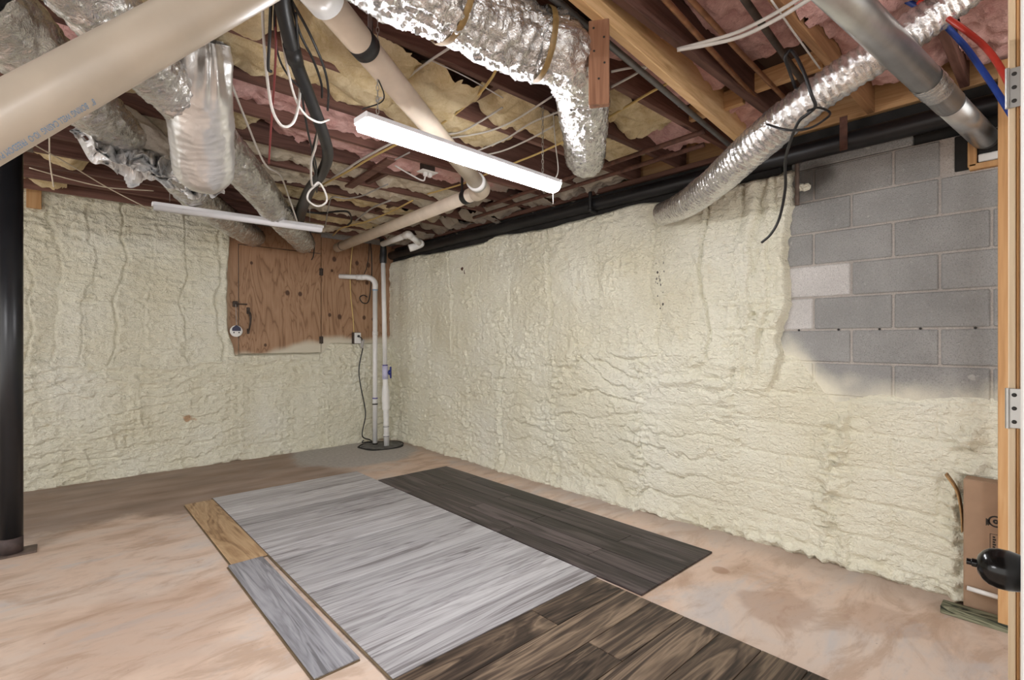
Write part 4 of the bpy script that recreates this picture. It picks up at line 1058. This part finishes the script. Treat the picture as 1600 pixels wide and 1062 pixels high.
lab = ('thin white cable from the big foil duct to the beige drain pipe', 'thin white cable over the glowing light, nearest the big foil duct of three', 'thin white cable over the glowing light, between two others from the foil elbow', 'thin white cable over the glowing light, lowest of three from the foil elbow', 'short white cable crossing the yellow cable above the glowing light')
H_ = 2.655
for li, pts in enumerate((((705, 73), (660, 103), (620, 135), (588, 158)), ((862, 151), (800, 190), (755, 207), (700, 216)), ((875, 174), (830, 192), (790, 217), (745, 236)), ((866, 196), (830, 216), (790, 234), (760, 242)), ((785, 168), (750, 190), (720, 206), (690, 210)))):
    cable('joist_cable', pts, .0055, 'wire_white', lab[li], 'cable', G, H_)
cable('joist_cable', ((779, 100), (768, 122), (745, 150), (715, 175), (688, 195)), .007, 'wire_yellow', 'yellow cable curving down from the big foil duct', 'cable', G, H_)
cable('joist_cable', ((884, 220), (840, 240), (800, 256), (760, 272), (720, 288), (668, 303)), .007, 'wire_yellow', 'yellow cable passing behind the glowing light', 'cable', G, H_)
cable('joist_cable', ((645, 313), (610, 331), (575, 345), (545, 353), (532, 357), (520, 368)), .008, 'wire_yellow', 'yellow cable above the end of the beige drain pipe', 'cable', G, 2.63)
cable('joist_cable', ((640, 215), (580, 246), (545, 267), (505, 288)), .008, 'wire_yellow', 'yellow cable running to the black bundle', 'cable', G, 2.64)
cable('joist_cable', ((636, 211), (575, 243), (535, 268), (515, 282)), .008, 'wire_white', 'white cable running to the black bundle beside a yellow one', 'cable', G, 2.65)
cable('joist_cable', ((640, 238), (600, 258), (565, 276)), .005, 'wire_grey', 'grey wire hooked past the diagonal brace', 'cable', G, H_)
cable('joist_cable', ((606, 288), (585, 297), (565, 306), (540, 310), (520, 308), (514, 320), (508, 355)), .006, 'wire_grey', 'grey wire bent down above the unlit strip light', 'cable', G, 2.64)
cable('joist_cable', ((610, 313), (585, 323), (570, 333), (556, 345)), .008, 'wire_grey', 'grey wire beside the yellow cable over the drain pipe end', 'cable', G, 2.64)
cable('black_wire', ((472, 330), (500, 333), (530, 330), (545, 332), (549, 345), (543, 352)), .010, 'black', 'black wire looping over cream insulation near the hatch', 'cable', G, 2.64)
cable('joist_cable', ((1058, 77), (1100, 66), (1150, 51), (1200, 27), (1245, 0), (1270, -18)), .0075, 'wire_white', 'white cable pair member stretched across the copper pipes, upper one', 'cable', G, 2.64)
cable('joist_cable', ((1058, 78), (1110, 69), (1160, 56), (1215, 29), (1262, 0), (1290, -18)), .0085, 'wire_white', 'thicker white cable stretched across the copper pipes', 'cable', G, 2.63)
cable('joist_cable', ((1046, 129), (1015, 145), (980, 166), (945, 187)), .007, 'wire_yellow', 'yellow cable stretched beside the hanging stub', 'cable', G, H_)
cable('joist_cable', ((1012, 104), (985, 106), (955, 112)), .006, 'wire_white', 'white cable coming out behind the hanging stub, upper one', 'cable', G, H_)
cable('joist_cable', ((1012, 104), (985, 120), (955, 136)), .006, 'wire_white', 'white cable coming out behind the hanging stub, slanting one', 'cable', G, H_)
cable('edge_wire', ((1205, 0), (1240, 50), (1281, 107)), .004, 'wire_white', 'thin white wire along the joist edge by the flexible duct', 'cable', G, 2.665)
cable('hanger_rod', ((673, 94), (730, 121), (786, 153)), .003, 'wire_white', 'thin bent white wire under the joist by the big foil duct', 'wire', None, 2.662)
# strings at the far left
cable('string', [(50, 224, 3.0), (110, 258, 3.3), (170, 294, 3.6), (236, 328, 3.9)], .004, 'string', 'slack tan string slanting down to the unlit strip light', 'string')
cable('string', [(46, 262, 3.2), (110, 280, 3.4), (170, 293, 3.6), (240, 298, 3.8)], .004, 'string', 'pale string sagging across in front of the end wall foam', 'string')
cable('string', [(77, 205, 3.1), (78, 250, 3.15), (82, 280, 3.2), (84, 292, 3.2)], .004, 'string', 'pale string hanging straight down beside the steel post', 'string')
cable('white_wire', [(52, -5, 1.9), (57, 25, 1.95), (62, 45, 2.0)], .004, 'wire_white', 'short white wire hanging above the casing pipe', 'cable')
# right: black cable over flexible duct
cable('black_cable', [(1244, 140, 2.3), (1234, 112, 2.2), (1227, 90, 2.15), (1235, 79, 2.14), (1245, 90, 2.12), (1258, 118, 2.1), (1268, 148, 2.10), (1274, 166, 2.12), (1262, 178, 2.16), (1248, 190, 2.2), (1236, 218, 2.3), (1227, 252, 2.45), (1227, 295, 2.6), (1218, 340, 2.7), (1205, 365, 2.75), (1190, 379, 2.8)], .007, 'black', 'black cable draped over the flexible duct with its cut end dangling')
cable('black_cable', [(1198, 194, 2.25), (1230, 203, 2.13), (1265, 200, 2.14), (1292, 184, 2.2), (1296, 175, 2.25), (1278, 168, 2.18), (1262, 173, 2.12)], .005, 'black', 'thin black cable looped once round the flexible duct')
# pipes in the right bays
cable('copper_pipe', ((1022, -20), (1040, 0), (1120, 88), (1206, 182)), .013, 'copper', 'copper pipe next to the pale joist', 'pipe', None, 2.70)
cable('copper_pipe', ((1062, -20), (1080, 0), (1155, 80), (1232, 160)), .012, 'copper', 'copper pipe beside the dark iron pipe', 'pipe', None, 2.70)
cable('iron_pipe', ((1150, -20), (1164, 0), (1212, 68), (1260, 135)), .015, 'iron', 'dark iron pipe above the flexible duct', 'pipe', None, 2.70)
cable('steel_conduit', ((850, -15), (868, 0), (1010, 118), (1153, 238)), .015, 'conduit', 'grey conduit running alongside the pale joist', 'pipe', None, 2.645)
cable('red_tube', [(1435, 2, 1.95), (1469, 21, 1.92), (1513, 51, 1.86), (1547, 82, 1.78), (1574, 126, 1.70), (1596, 175, 1.64)], .0105, 'pex_red', 'red plastic water tube curving down by the door jamb', 'tube')
cable('blue_tube', [(1385, -14, 2.05), (1425, 6, 2.02), (1462, 27, 1.98), (1504, 68, 1.92), (1533, 107, 1.85), (1558, 144, 1.78), (1588, 192, 1.68)], .0105, 'pex_blue', 'blue plastic water tube curving down by the door jamb', 'tube')
# electrical box
eb = at_h(668, 268, 2.64)
ebx = empty('electrical_box', tuple(eb), 'white plate of an electrical box on the joist below the glowing light', 'electrical box')
MB().box((eb[0]-.07, eb[1]-.045, 2.632), (eb[0]+.07, eb[1]+.045, 2.638), .002).build('cover_plate', M['white_plastic'], ebx)
MB().box((eb[0]-.05, eb[1]-.03, 2.639), (eb[0]+.05, eb[1]+.03, 2.70), .003).build('box_body', M['iron'], ebx)
for k, dx in enumerate((-.02, .02)):
    MB().box((eb[0]+dx-.014, eb[1]-.012, 2.600), (eb[0]+dx+.014, eb[1]+.012, 2.633), .004).build('plug', M['white_plastic'], ebx)
tube('cord', [eb+[-.02, 0, -.04], eb+[-.03, .02, -.07], eb+[-.12, .06, -.03], eb+[-.22, .1, .02]], .006, M['wire_white'], ebx, 7)
# pipe chase frame at the upper right corner of the wall
cf = empty('duct_opening_frame', tuple(at_X(1520, 255, -.02)), 'small brown wooden frame with white strip below the steel duct end', 'frame')
f1 = at_X(1512, 222, -.02); f2 = at_X(1514, 262, -.02); f3 = at_X(1572, 258, -.02)
MB().box((-.03, f2[1]-.03, f2[2]-.0), (.03, f2[1]+.005, f1[2]), .004).build('upright', M['stud'], cf)
MB().box((-.03, f3[1], f2[2]-.015), (.03, f2[1], f2[2]+.015), .004).build('crosspiece', M['stud'], cf)
MB().box((-.02, f3[1], f2[2]+.02), (.02, f2[1]-.035, f2[2]+.06), .004).build('white_strip', M['white_plastic'], cf)

# ================================================================== sump
su = empty('sump_pit_lid', (-.42, -.44, 0), 'rough round grey sump cover set in the floor at the corner', 'sump cover')
nS = 48; V = [(-.42, -.44, .012)]; Fc = []
for rr_, zz_ in ((.15, .012), (.255, .011), (.27, .001)):
    for k in range(nS):
        a = 2*math.pi*k/nS; q = rr_*(1+.05*math.sin(3*a+1)+.03*math.sin(7*a)); V.append((-.42+q*math.cos(a)*1.0, -.44+q*math.sin(a)*.9, zz_+.003*math.sin(5*a+rr_*40)))
for k in range(nS):
    k2 = (k+1) % nS; Fc.append((0, 1+k, 1+k2))
    for r_ in range(2): Fc.append((1+r_*nS+k, 1+(r_+1)*nS+k, 1+(r_+1)*nS+k2, 1+r_*nS+k2))
mesh('cover', V, Fc, M['sump'], su, True)
V = [(-.42+1.04*q*math.cos(a), -.44+.94*q*math.sin(a), z_) for a in np.linspace(0, 2*math.pi, 49)[:-1] for q, z_ in ((.262*(1+.04*math.sin(3*a+1)), .001), (.270*(1+.05*math.sin(3*a+1)), .013), (.283*(1+.05*math.sin(5*a+1)), .001))]
Fc = []
for k in range(48):
    k2 = (k+1) % 48
    for j in range(2): Fc.append((k*3+j, k*3+j+1, k2*3+j+1, k2*3+j))
mesh('rim', V, Fc, M['soot_and_shade'], su, True)
# vent riser with arm
p = at_h(586, 694, .01); X1, Y1 = p[0], p[1]
rp = empty('sump_vent_pipe', (X1, Y1, .012), 'white plastic riser pipe with an elbow arm into the plywood', 'pipe')
tube('riser', [(X1, Y1, .012), (X1, Y1, 2.07)], .030, M['pvc_white'], rp, 18, straight=True)
ad = np.array([-.80-X1, -.02-Y1, 0]); aL = np.linalg.norm(ad); ad /= aL
tp_ = np.array([X1, Y1, 2.17])
tube('elbow', [(X1, Y1, 2.02), (X1, Y1, 2.09), tuple(tp_+ad*.03-[0, 0, .03]), tuple(tp_+ad*.10), tuple(tp_+ad*.16)], .0355, M['pvc_white'], rp, 18)
tube('arm', [tuple(tp_+ad*.12), tuple(tp_+ad*aL+[0, 0, .015])], .030, M['pvc_white'], rp, 18, straight=True)
tube('arm_coupling', [tuple(tp_+ad*.16), tuple(tp_+ad*.24+[0, 0, .003])], .036, M['pvc_white'], rp, 18, straight=True)
for z0, z1, m_, r_ in ((1.42, 1.47, 'pvc_white', .034), (.60, .615, 'pvc_purple', .0345), (.54, .60, 'pvc_white', .034), (.525, .54, 'ink', .0345), (2.0, 2.01, 'blue_ink', .0355), (.012, .03, 'ink', .033)):
    tube('collar', [(X1, Y1, z0), (X1, Y1, z1)], r_, M[m_], rp, 18, straight=True)
# discharge riser with check valve
p = at_h(604, 696, .01); X2, Y2 = p[0], p[1]
dd = (np.array([X2, Y2])-CAM[:2]); zc = dd@np.array([NX[1], NY[1]])
tpx = at_d(598.5, 400, zc)
rp2 = empty('sump_discharge_pipe', (X2, Y2, .012), 'white plastic riser pipe with check valve and blue shutoff handle', 'pipe')
def on2(z): t = (z-.012)/(tpx[2]-.012); return np.array([X2, Y2, 0])*(1-t)+np.array([tpx[0], tpx[1], 0])*t+np.array([0, 0, z])
def seg2(nm, z0, z1, r_, m_): return tube(nm, [on2(z0), on2(z1)], r_, M[m_], rp2, 20, straight=True)
seg2('lower_pipe', .012, .50, .034, 'pvc_white'); seg2('riser', 1.0, tpx[2]-.02, .029, 'pvc_white')
b_ = MB(); b_.lathe(on2(.42), on2(1.)-on2(.42), [(.036, 0), (.036, .05), (.047, .055), (.047, .11), (.044, .13), (.050, .16), (.046, .30), (.040, .34), (.034, .37), (.034, .44)], 24)
b_.build('check_valve', M['pvc_white'], rp2, True, label='white check valve body')
for z0, z1 in ((.26, .30), (.12, .16)): seg2('collar', z0, z1, .0375, 'pvc_white')
for z0 in (.25, .13): seg2('joint_ring', z0, z0+.007, .038, 'conduit')
bv = seg2('ball_valve', .86, 1.03, .038, 'lilac'); seg2('primer_ring', 1.03, 1.045, .0335, 'pvc_purple')
vd = np.array([NX[0], NY[0], 0]); c = on2(.945)
hb = MB(); hb.tube([c+vd*.03, c+vd*.065], .012, 10); hb.obox(c+vd*.07, (.018, .03, .15), np.array([vd, np.cross([0, 0, 1], vd), [0, 0, 1]]), .006)
hb.lathe(c+vd*.045, vd, [(.03, 0), (.034, .01), (.03, .03)], 14); hb.build('valve_handle', M['blue_handle'], bv, True, label='blue shutoff handle')
tz = tpx[2]
tube('rubber_elbow', [on2(tz-.09), on2(tz-.02), on2(tz+.05)+[.005, 0, 0], on2(tz+.13)+[.0, -.01, 0], on2(tz+.22)+[-.01, .0, 0]], [.043, .046, .043, .037, .03], M['black'], rp2, 16)
# outlet and cords
ox, oz = at_Y(556, 528, -.03)[[0, 2]]
ob = empty('wall_outlet', (ox, -.03, oz-.08), 'surface outlet box with white cover on the plywood panel', 'outlet')
MB().box((ox-.055, -.075, oz-.075), (ox+.045, -.022, oz+.075), .004).build('box_body', M['iron'], ob)
MB().box((ox-.042, -.083, oz-.07), (ox+.048, -.076, oz+.07), .003).build('cover_plate', M['white_plastic'], ob)
tube('feed_cable', [(ox-.03, -.04, oz+.07), (ox-.04, -.035, oz+.25), (ox-.075, -.035, oz+.6), (ox-.08, -.04, oz+.9), (ox-.06, -.06, 2.60)], .007, M['wire_yellow'], ob, 8, label='yellow feed cable')
MB().box((ox-.008, -.108, oz+.01), (ox+.022, -.084, oz+.04), .006).build('plug', M['black'], ob)
pg = empty('pump_cord', (ox+.06, -.10, oz-.15), 'black pump cord with grey piggyback plug hanging down to the sump cover', 'cord')
MB().obox((ox+.06, -.10, oz-.075), (.035, .03, .12), np.array([[.98, 0, -.17], [0, 1, 0], [.17, 0, .98]]), .008).build('piggyback_plug', M['wire_grey'], pg)
tube('cord', [(ox+.012, -.105, oz+.02), (ox+.035, -.12, oz+.0), (ox+.052, -.105, oz-.03)], .007, M['black'], pg, 8)
cpts = [(ox+.065, -.10, oz-.13)]+[tuple(at_Y(x, y, yy)) for x, y, yy in ((561, 575, -.10), (563, 600, -.12), (569, 630, -.15), (571, 650, -.17), (566, 680, -.2))]
e1 = at_h(578, 687, .03); e2 = at_h(566, 691, .02); e3 = at_h(578, 690, .02); e4 = at_h(586, 693, .02)
tube('cord', cpts+[e1, e4, e3, e2, at_h(572, 685, .03), at_h(582, 684, .03)], .0075, M['black'], pg, 8)
# thin black wires hanging in front of the plywood
for lab_, pts, rr0 in (('thin black wire hanging in a hook in front of the plywood', ((579, 380), (581, 410), (580, 440), (576, 470), (567, 473), (562, 465), (568, 461), (574, 464)), .007),
                     ('thin black wire hanging beside the hatch top corner', ((484, 362), (491, 378), (490, 398), (487, 406)), .006),
                     ('thin black wire hanging behind the white elbow arm', ((577, 380), (576, 400), (573, 418), (569, 428)), .005)):
    tube('hanging_wire', [at_Y(x, y, -.16) for x, y in pts], rr0, M['black'], None, 7, label=lab_, cat='cable')
tube('strap_wire', [at_d(593, 347, 6.0), at_d(584, 352, 5.9), at_d(585, 366, 5.75), at_d(590, 372, 5.8), at_d(595, 370, 5.9)], .010, M['black'], None, 7, label='thick black cable end hooked over the beige drain pipe', cat='cable')
# wall nail
wn = at_X(723, 420, -.07)
b_ = MB(); b_.tube([wn+[.05, 0, 0], wn+[-.02, 0, 0]], .007, 8); b_.lathe(wn, (-1, 0, 0), [(.02, 0), (.022, .006), (.012, .02)], 10); b_.tube([wn+[0, -.03, 0], wn+[-.01, -.05, -.06]], .006, 6)
b_.build('wall_spigot', M['rust'], label='small rusty spigot poking out of the foam wall', cat='spigot', smooth=True)

# ================================================================== steel post
po = at_h(24, 866, 0); po = np.array([-3.735, -1.845, 0])
pp = empty('support_post', tuple(po), 'black round steel support post standing on a plate', 'post')
tube('shaft', [po+[0, 0, .012], po+[0, 0, 2.60]], .056, M['post'], pp, 36, straight=True)
tube('rusted_foot', [po+[0, 0, .012], po+[0, 0, .11]], .0565, M['post_foot'], pp, 36, straight=True)
MB().box((po[0]-.12, po[1]-.075, .0), (po[0]+.12, po[1]+.075, .012), .003).build('base_plate', M['plate'], pp)
MB().box((po[0]-.1, po[1]-.1, 2.60), (po[0]+.1, po[1]+.1, 2.61), .002).build('top_plate', M['plate'], pp)
MB().box((-5.2, po[1]-.06, 2.615), (-3.3, po[1]+.06, 2.668), .003).build('post_beam', M['joist'], CE) if False else None
MB().box((po[0]-.02, po[1]-.085, 2.61), (po[0]+.10, po[1]+.085, 2.668), .003).build('post_shim', M['joist_side'], pp)
# wooden stud at far left against the end wall
MB().box((-3.72, -.10, 2.55), (-3.62, -.06, 2.9), .003).build('rim_cleat', M['stud'], WB)

# ================================================================== flooring samples
TH = .012
def planks(root, x0, x1, y0, y1, wdt, along, mat, seedv, lens=None, stag=0.):
    rnd = random.Random(seedv)
    if along == 'X':
        y = y1; i = 0
        while y > y0+.02:
            ya = max(y0, y-wdt)
            segs = [(x0, x1)]
            if lens:
                segs = []; a = x1; first = lens*(1. if i % 2 else stag)
                while a > x0+.01:
                    b2 = max(x0, a-(first if a == x1 else lens)); segs.append((b2, a)); a = b2
            for (xa, xb) in segs:
                MB().box((xa+.0012, ya+.0012, .001), (xb-.0012, y-.0012, TH+rnd.uniform(0, .0006)), .0016).build('plank', mat, root)
            y = ya; i += 1
    else:
        x = x0; i = 0
        while x < x1-.02:
            xb = min(x1, x+wdt); a = y1; L_ = lens or (y1-y0); first = L_*(1. if i % 2 else stag) if lens else L_
            while a > y0+.01:
                b2 = max(y0, a-(first if a == y1 else L_))
                MB().box((x+.0009, b2+.0009, .001), (xb-.0009, a-.0009, TH+rnd.uniform(0, .0006)), .0016).build('plank', mat, root); a = b2
            x = xb; i += 1
g = empty('plank_flooring', (-1.89, -3.0, 0), 'pale grey wood plank flooring sample laid on the concrete', 'flooring')
planks(g, -2.535, -1.235, -4.548, -1.452, .1822, 'X', M['grey_plank'], 1)
tube('locking_edge', [(-2.538, -4.62, .006), (-2.538, -1.455, .006)], .006, M['plank_core'], g, 6, straight=True)
g = empty('plank_flooring', (-.82, -3.35, 0), 'dark charcoal brown plank flooring sample beside the grey one', 'flooring')
planks(g, -1.228, -.43, -4.838, -1.895, .16, 'Y', M['dark_plank'], 2, 1.22, .45)
g = empty('plank_flooring', (-1.9, -5.3, 0), 'walnut brown plank flooring sample with swirling grain', 'flooring')
planks(g, -2.70, -1.255, -6.30, -4.552, .182, 'X', M['brown_plank'], 3, 1.22, .42)
def lone(name, x0, x1, y0, y1, mat, label):
    t = empty(name, ((x0+x1)/2, (y0+y1)/2, 0), label, 'plank')
    MB().box((x0, y0, .006), (x1, y1, .0135), .0015).build('wear_board', mat, t)
    MB().box((x0-.008, y0-.004, .0005), (x1, y1-.006, .006), .001).build('locking_tongue', M['plank_core'], t)
lone('oak_plank', -2.745, -2.541, -2.975, -1.502, M['oak_plank'], 'honey oak plank with dark knots lying alone')
lone('grey_plank', -2.765, -2.572, -4.335, -2.982, M['mid_plank'], 'medium grey plank with cathedral grain lying alone')

# ================================================================== cardboard box and stick
ba = at_h(1503, 946, .0); bb = at_h(1555, 962, .0)
bd = np.array([bb[0]-ba[0], bb[1]-ba[1], 0])
bx_ = empty('cardboard_box', (ba[0], ba[1], 0), 'flat brown cardboard box standing against the foam behind the stud', 'box')
X0 = -.155; yb0 = at_X(1505, 946, X0)[1]; dep = .10; hb_ = .665; Lb_ = .48
b_ = MB(); b_.box((X0, yb0-Lb_, 0.0), (X0+dep, yb0, hb_), .006); b_.build('carton', M['card'], bx_)
MB().box((X0+.012, yb0+.0, .012), (X0+dep-.012, yb0+.003, hb_-.01)).build('side_slot', M['ink'], bx_) if False else None
fp_ = [at_X(x, y, X0+.03) for x, y in ((1504, 832), (1502, 800), (1495, 768), (1478, 742))]
V = []; th = .006
fpp = cr(fp_, 6)
for q in fpp:
    for dx in (0, dep-.03):
        for dy in (0, th): V.append((q[0]+dx, q[1]+dy, q[2]))
Fc = []
for i in range(len(fpp)-1):
    o_ = 4*i
    for (p0_, p1_) in ((0, 1), (1, 3), (3, 2), (2, 0)): Fc.append((o_+p0_, o_+p1_, o_+4+p1_, o_+4+p0_))
Fc += [(0, 1, 3, 2), tuple(4*(len(fpp)-1)+k for k in (0, 2, 3, 1))]
mesh('bent_flap', V, Fc, M['card_edge'], bx_, True)
# prints on carton face (X = X0)
def pr(x, y): q = at_X(x, y, X0-.0008); return q
cprint = MB(); cc_ = pr(1556, 815)
def ringp(cy, cz, r0, r1, a0=0, a1=2*math.pi, nn_=28):
    V = []; Fc = []
    for k, a in enumerate(np.linspace(a0, a1, nn_)):
        V += [(X0-.0008, cy+r0*math.cos(a), cz+r0*math.sin(a)), (X0-.0008, cy+r1*math.cos(a), cz+r1*math.sin(a))]
    for k in range(nn_-1): Fc.append((2*k, 2*k+1, 2*k+3, 2*k+2))
    return mesh('printed_mark', V, Fc, M['ink'], bx_)
ringp(cc_[1], cc_[2], .021, .028); ringp(cc_[1], cc_[2], .003, .011)
for k in range(4):
    q = pr(1541+k*1.6, 815); MB().box((X0-.0008, q[1]-.0016, q[2]-.018+.004*(k % 2)), (X0-.0004, q[1]+.0016, q[2]+.018-.003*k)).build('printed_line', M['ink'], bx_)
q0_ = pr(1547, 833); q1_ = pr(1547, 857)
mk = MB(); y_ = q0_[1]
mk.box((X0-.0008, y_-.001, q1_[2]), (X0-.0004, y_+.001, q0_[2])); mk.box((X0-.0008, y_-.045, q0_[2]-.002), (X0-.0004, y_, q0_[2])); mk.box((X0-.0008, y_-.045, q1_[2]), (X0-.0004, y_, q1_[2]+.002))
for k in range(5): mk.box((X0-.0008, y_-.018-.003*(k % 2), q1_[2]+.008+.012*k), (X0-.0004, y_-.009, q1_[2]+.016+.012*k))
mk.build('printed_frame', M['ink'], bx_)
sA_ = at_X(1511, 918, X0-.02); sB_ = at_X(1570, 936, X0-.02)
sA_[2] = max(sA_[2], .03)
tube('white_stick', [sA_, sB_+(sB_-sA_)*.4], .0115, M['white_plastic'], None, 12, straight=True, label='short white plastic rod leaning against the cardboard box', cat='rod')
